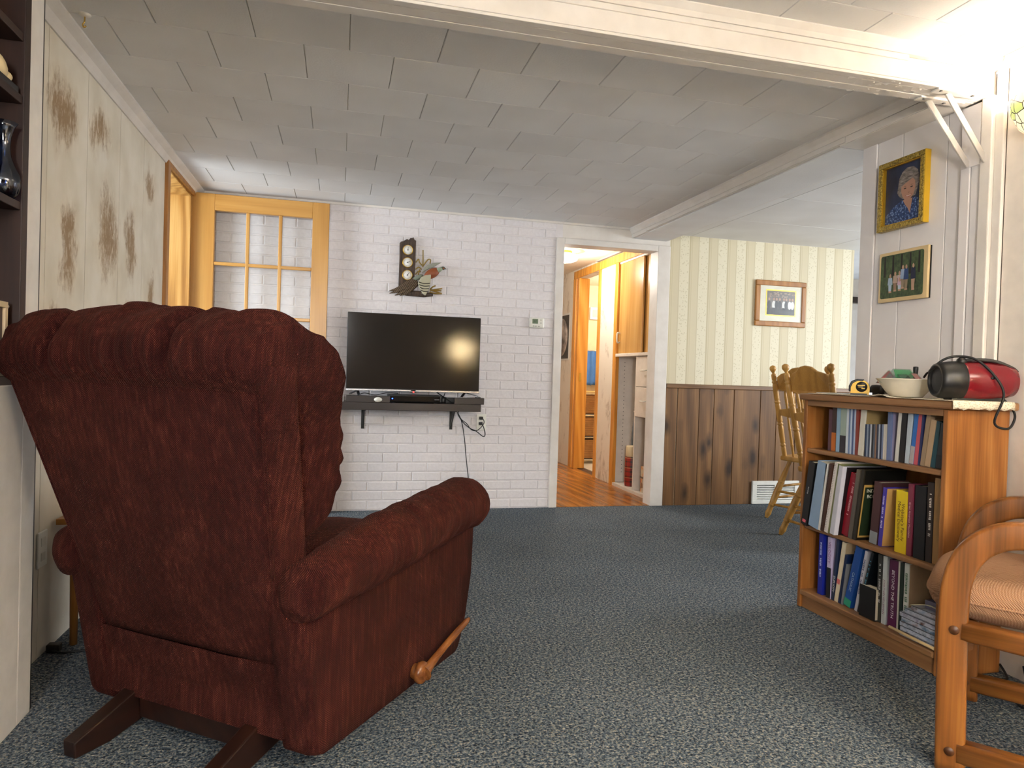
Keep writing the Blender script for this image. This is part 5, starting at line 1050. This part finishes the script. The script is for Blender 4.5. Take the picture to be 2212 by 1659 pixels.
va_ = thing('glass_vase', 'blue smoked glass bottle vase on the dark shelves', 'vase', (-.852, 2.05, 1.4125))
part('vase_body', MB().lathe([(r*.82, h) for r, h in [(0, .001), (.030, 0), (.040, .012), (.047, .035), (.044, .058), (.030, .082), (.020, .105), (.017, .13), (.019, .155), (.026, .178), (.036, .192), (.034, .192), (.024, .177), (.0165, .155), (.0145, .13), (.0175, .105), (.028, .08), (.041, .057), (.043, .035), (.036, .014), (0, .006)]], (-.852, 2.05, 1.4125), 32), MT['bluevase'], va_)
dk = thing('shell_ornament', 'cream shell shaped ornament on a black stand on the shelves', 'ornament', (-.86, 2.02, 1.6905)); part('shell', MB().ell((-.862, 2.015, 1.735), .026, .045, .028, Matrix.Rotation(-.5, 3, 'X')).ell((-.855, 2.05, 1.722), .018, .02, .014), plain('#d6c49a', .4), dk); part('stand', MB().prism([(-.90, 1.95, 1.6905), (-.832, 1.95, 1.6905), (-.832, 2.08, 1.6905), (-.90, 2.08, 1.6905)], (0, 0, .018)), MT['black'], dk, .004)
pfm = thing('photo_frame', 'cream photo frame standing on the lowest dark shelf', 'picture', (-.9, 1.97, .9525))
for q in ((1.93, 2.045, 1.13, 1.145), (1.93, 2.045, .9525, .968), (2.03, 2.045, .968, 1.13), (1.93, 1.945, .968, 1.13)): part('frame_rail', MB().box(-.852, -.84, q[0]+.018, q[1]+.018, q[2], q[3]), plain('#cdb896', .5), pfm, .001)
part('photo_print', MB().box(-.855, -.847, 1.958, 2.053, .962, 1.135), plain('#3a2420', .4), pfm)
# stick and cable on the floor behind the recliner
solo('wooden_leg_stand', MB().tube([(-.885, 2.715, 0), (-.885, 2.715, .43)], [.012, .018], 10).box(-.935, -.72, 2.68, 2.95, .43, .45).tube([(-.74, 2.93, 0), (-.74, 2.93, .43)], [.012, .018], 10).tube([(-.9, 2.93, 0), (-.9, 2.93, .43)], [.012, .018], 10), MT['casing'], 'small wooden side stand hidden behind the recliner', 'side table')
cable('cable', [(-.94, 2.66, .02), (-.90, 2.63, .006), (-.8, 2.64, .005), (-.66, 2.62, .005), (-.55, 2.7, .005)], .004, 'black cord on the carpet behind the recliner'); solo('cord_plug', MB().box(-.945, -.905, 2.64, 2.675, .0, .028), MT['black'], 'black plug lump on the carpet by the scenic wall', 'plug', bevel=.004)
cable('cable', [(2.285, 1.93, .03), (2.26, 1.88, .006), (2.20, 1.85, .005), (2.24, 1.78, .006), (2.285, 1.70, .02)], .004, 'dark cord curled on the carpet behind the oak armchair'); cable('cable', [(2.28, 1.84, .06), (2.25, 1.80, .012), (2.20, 1.76, .006), (2.10, 1.70, .006), (2.2, 1.62, .006)], .004, 'second dark cord trailing under the oak armchair')
# ================================================================== LAMPS OF THE ROOM
def bulb(name, loc, power, col, r=.05):
    d = bpy.data.lights.new(name, 'POINT'); d.energy = power; d.color = col; d.shadow_soft_size = r; o = bpy.data.objects.new(name, d); COL.objects.link(o); o.location = loc; return o
tf = thing('wall_sconce', 'stained glass bowl sconce on the beige wall at right edge', 'lamp', (2.295, 1.84, 1.84))
cz_ = 1.87; cx_, cy_ = 2.30, 1.84
sg = NT('stained_glass', .25); f = sg.n('TexVoronoi', 'Color', ins={'Vector': sg.obj((1, 1, 1)), 'Scale': 30}); h = sg.n('SeparateColor', 0, ins={0: f}); edge = sg.n('TexVoronoi', 'Distance', ins={'Vector': sg.obj((1, 1, 1)), 'Scale': 30}, feature='DISTANCE_TO_EDGE')
cc = sg.ramp(h, [(0, '#d8c8a0'), (.3, '#e2b490'), (.5, '#a8b068'), (.7, '#eedcc0'), (.85, '#b0bad4'), (1, '#d89060')], 'CONSTANT'); lead = sg.ramp(edge, [(.03, 0.0), (.05, 1.0)]); fc = sg.mix(lead, C('#141210'), cc); sg.col(fc); sg.put(sg.b.inputs['Emission Color'], fc); sg.b.inputs['Emission Strength'].default_value = .55
hb = MB(); pf0 = [(.012, -.085), (.05, -.07), (.09, -.035), (.114, .015), (.122, .06), (.118, .06), (.110, .014), (.086, -.032), (.048, -.065), (.012, -.08)]
hb.grid([[(cx_-r*math.sin(math.pi*k/24), cy_+r*math.cos(math.pi*k/24), cz_+.06+h_) for k in range(25)] for r, h_ in pf0])
part('glass_bowl', hb, sg.m, tf); part('wall_plate', MB().box(2.288, 2.2995, 1.79, 1.89, 1.80, 1.94), MT['brass'], tf, .003)
bulb('sconce_bulb', (cx_-.055, cy_, cz_+.085), 7, (1, .92, .82), .04)
lp = thing('floor_lamp', 'floor lamp with cream shade behind the viewer', 'lamp', (1.74, -.55, 0)); lx, ly = 1.74, -.55
shd = NT('cream_shade', .8); _d = shd.N.new('ShaderNodeBsdfDiffuse'); _t = shd.N.new('ShaderNodeBsdfTranslucent'); _m = shd.N.new('ShaderNodeMixShader')
_d.inputs[0].default_value = C('#efe6d0'); _t.inputs[0].default_value = C('#f6eed8'); _m.inputs[0].default_value = .6
shd.L.new(_d.outputs[0], _m.inputs[1]); shd.L.new(_t.outputs[0], _m.inputs[2]); shd.L.new(_m.outputs[0], shd.N['Material Output'].inputs[0])
part('lamp_shade', MB().lathe([(.13, .30), (.18, 0), (.178, 0), (.128, .30)], (lx, ly, 1.15), 28), shd.m, lp); part('pole', MB().tube([(lx, ly, .02), (lx, ly, 1.3)], .011, 10), MT['brass'], lp); part('base', MB().lathe([(0, 0), (.14, 0), (.14, .015), (.02, .03)], (lx, ly, 0), 24), MT['brass'], lp)
bulb('floor_lamp_bulb', (lx, ly, 1.33), 350, (1, .90, .78), .04)
dp_ = thing('dark_picture', 'dark framed picture on the wall behind the viewer', 'picture', (.68, -2.49, 1.4)); part('frame', MB().box(.42, .94, -2.498, -2.475, 1.40, 1.88), MT['black'], dp_, .004); part('print', MB().box(.45, .91, -2.476, -2.472, 1.43, 1.85), plain('#0d0f14', .5), dp_)
# ================================================================== HALL AND BATHROOM THINGS
hl = thing('ceiling_light', 'glowing mushroom glass ceiling light in the hall', 'ceiling light', (2.0, 6.12, 2.06))
part('canopy', MB().lathe([(0, .0), (.06, 0), (.055, -.02), (.05, -.022)], (2.0, 6.12, 2.15), 24), MT['brass'], hl); part('glass_dome', MB().lathe([(.05, -.02), (.105, -.035), (.118, -.058), (.105, -.085), (.06, -.102), (0, -.106)], (2.0, 6.12, 2.15), 28), plain('#fff2d4', .3, 0, 'lit_opal_glass', 2.5), hl)
bulb('hall_bulb', (2.0, 6.12, 2.0), 13, (1, .93, .84), .05)
bl_ = thing('bath_ceiling_light', 'round opal ceiling light in the bathroom', 'ceiling light', (3.4, 7.4, 2.08)); part('canopy', MB().lathe([(0, 0), (.07, 0), (.07, -.02)], (3.4, 7.4, 2.15), 20), MT['brass'], bl_); part('glass_dome', MB().lathe([(.07, -.02), (.11, -.04), (.09, -.07), (0, -.085)], (3.4, 7.4, 2.15), 24), plain('#fff2d4', .3, 0, 'lit_opal_glass', 2.5), bl_); bulb('bath_bulb', (3.4, 7.4, 2.0), 15, (1, .93, .84), .05)
cl = thing('hall_closet', 'white closet with sliding veneer doors and two drawers in hall', 'closet', (XH+.2, 5.5, 0))
for i, (ya_, yb_) in enumerate(((5.44, 5.94), (5.12, 5.475))):
    dx = .012 if i else 0; d_ = part('sliding_door', MB().box(XH+.006+dx*2.2, XH+.022+dx*2.2, ya_, yb_, 1.215, 2.045), MT['pine'], cl, .002)
    if i == 0: part('door_pull', MB().tube(spline([(XH+.006, 5.915, 1.40), (XH-.018, 5.915, 1.40), (XH-.018, 5.915, 1.32), (XH+.006, 5.915, 1.32)], 4), .007, 8), MT['whiteplastic'], d_)
part('track', MB().box(XH, XH+.06, 5.12, 5.945, 2.035, 2.05), MT['trim'], cl); part('counter', MB().box(XH-.02, XH+.5, YB+.12, 5.945, 1.185, 1.213), MT['cream'], cl, .004)
part('pegboard_side', MB().box(XH+.02, XH+.49, 5.972, 5.99, .03, 1.185), plain('#e6e0d8', .5), cl); hol = MB()
for k in range(30): hol.lathe([(0, .0005), (.004, .0005), (.004, -.001)], (XH+.09, 5.972, .12+k*.035), 6, (0, -1, 0))
part('peg_holes', hol, MT['black'], cl)
part('divider', MB().box(XH+.002, XH+.48, 5.512, 5.53, .03, 1.185), MT['cream'], cl, .002)
for z0_, z1_ in ((.925, 1.180), (.668, .920)):
    d_ = part('drawer', MB().box(XH-.006, XH+.4, 5.13, 5.508, z0_, z1_), MT['cream'], cl, .003); zz = (z0_+z1_)/2+.012
    part('drawer_pull', MB().tube(spline([(XH-.006, 5.37, zz), (XH-.028, 5.365, zz-.004), (XH-.028, 5.29, zz-.004), (XH-.006, 5.285, zz)], 4), .005, 8), MT['whiteplastic'], d_)
part('shelf_cleat', MB().box(XH+.01, XH+.3, 5.53, 5.56, .70, .712), MT['cream'], cl)
# plaid flask, hose, patterned box in the closet
pf_ = thing('plaid_flask', 'red plaid vacuum flask with cream cup standing in the closet', 'flask', (XH+.10, 5.72, .03)); fx, fy = XH+.085, 5.735
pl_ = NT('red_tartan', .35); v = pl_.n('TexCoord', 'Object'); sx = pl_.n('SeparateXYZ', 0, ins={0: v}).node
wz = pl_.math('PINGPONG', sx.outputs[2], .022); wy = pl_.math('PINGPONG', sx.outputs[1], .02); a = pl_.math('LESS_THAN', wz, .006); b = pl_.math('LESS_THAN', wy, .006); y1 = pl_.math('LESS_THAN', pl_.math('PINGPONG', pl_.math('ADD', sx.outputs[2], .011), .044), .0016)
pl_.col(pl_.mix(y1, pl_.mix(pl_.math('MULTIPLY', pl_.math('ADD', a, b), .5), C('#9c2a22'), C('#1c2420')), C('#d0b070')))
part('body', MB().lathe([(0, 0), (.058, 0), (.060, .006), (.060, .25), (.056, .262)], (fx, fy, .0305), 28), pl_.m, pf_); part('cup', MB().lathe([(.052, .262), (.056, .268), (.054, .35), (.05, .358), (0, .36)], (fx, fy, .0305), 28), plain('#d9cba6', .4), pf_)
solo('vacuum_hose', MB().tube(spline([(XH+.14, 5.84, .03), (XH+.13, 5.82, .4), (XH+.14, 5.79, .62), (XH+.16, 5.70, .80), (XH+.19, 5.62, .96), (XH+.2, 5.56, 1.08)], 8), [.020+.002*(i % 2) for i in range(41)], 12), plain('#6c7884', .5), 'grey ribbed vacuum hose leaning in the closet', 'hose')
bxp = NT('patterned_box_print', .5); f = bxp.n('TexVoronoi', 'Color', ins={'Vector': bxp.obj((1, 1, 1)), 'Scale': 26}); h = bxp.n('SeparateColor', 0, ins={0: f}); bxp.col(bxp.ramp(h, [(0, '#cfc4b0'), (.35, '#8a6a50'), (.55, '#d8a070'), (.75, '#c0492a'), (.9, '#5a4a40')], 'CONSTANT'))
pb = thing('patterned_box', 'patterned cardboard box with dark items in closet cubby', 'box', (XH+.1, 5.30, .03)); part('box_body', MB().box(XH+.03, XH+.25, 5.2, 5.42, .0305, .25), bxp.m, pb, .003); part('box_rim', MB().box(XH+.027, XH+.253, 5.197, 5.423, .15, .165), plain('#6a5a4c', .5), pb)
solo('black_ball_cap', MB().ell((XH+.10, 5.36, .285), .05, .05, .035), MT['black'], 'black rounded item on top of the patterned box', 'item')
# moon poster
mo = thing('moon_poster', 'moon poster with white border on the hall wall', 'poster', (XH-.004, 7.6, 1.18))
part('sheet', MB().box(XH-.004, XH-.001, 7.33, 7.93, 1.172, 1.70), plain('#dcdcd8', .5), mo); part('night_sky', MB().box(XH-.0055, XH-.004, 7.35, 7.91, 1.19, 1.68), plain('#23262a', .4), mo)
mn = NT('moon_print', .6); f = mn.noise(mn.obj((1, 5, 5)), 1.3, 5, .6); mn.col(mn.ramp(f, [(.35, '#5a5450'), (.5, '#9c9088'), (.65, '#c4b8ac')])); part('moon_disc', MB().lathe([(0, .002), (.215, .002), (.216, .0005)], (XH-.0055, 7.60, 1.435), 40, (-1, 0, 0)), mn.m, mo)
# bathroom
tw = thing('bath_towel', 'blue towel hanging on the bathroom wall', 'towel', (2.98, 8.2, .95)); a = hit(1261, 758, 1, 8.22); b = hit(1297, 832, 1, 8.22)
rows = [[(a.x+(b.x+.1-a.x)*i/30, 8.235-.02*d+.012*math.sin(i*1.1+.4*math.sin(j)), a.z+(b.z-a.z)*j/10-.02*nz(i*.5, 3)*(j == 10)) for i in range(31)] for d in (0, 1) for j in (range(11) if d == 0 else range(10, -1, -1))]
part('cloth', MB().grid(rows), plain('#4f7cba', .9), tw); part('towel_bar', MB().tube([(a.x-.06, 8.225, a.z+.004), (b.x+.2, 8.225, a.z+.004)], .008, 8), MT['chrome'], tw)
bt = thing('basket_tower', 'wicker drawer tower in chrome wire frame in the bathroom', 'basket tower', (2.88, 7.5, .005)); bx0, bx1, by0, by1 = 2.70, 2.98, 7.42, 7.68
for x in (bx0, bx1):
    for y in (by0, by1): part('post', MB().tube([(x, y, .005), (x, y, .82)], .008, 8), MT['chrome'], bt)
for k in range(3):
    z = .06+k*.255; part('basket', MB().box(bx0+.012, bx1-.012, by0+.012, by1-.012, z, z+.215), MT['wicker'], bt, .01); part('tray', MB().box(bx0, bx1, by0, by1, z-.012, z-.004), MT['chrome'], bt)
part('top_tray', MB().box(bx0-.01, bx1+.01, by0-.01, by1+.01, .815, .825), plain('#d8b46a', .5), bt)
c = hit(1284, 677, 1, 8.29); bp = thing('bath_picture', 'small white framed picture on the bathroom wall', 'picture', (c.x, 8.29, c.z-.07)); part('frame', MB().box(c.x-.06, c.x+.08, 8.275, 8.298, c.z-.08, c.z+.075), MT['whiteplastic'], bp, .004); part('print', MB().box(c.x-.03, c.x+.05, 8.272, 8.276, c.z-.05, c.z+.045), plain('#b8bcae', .5), bp)
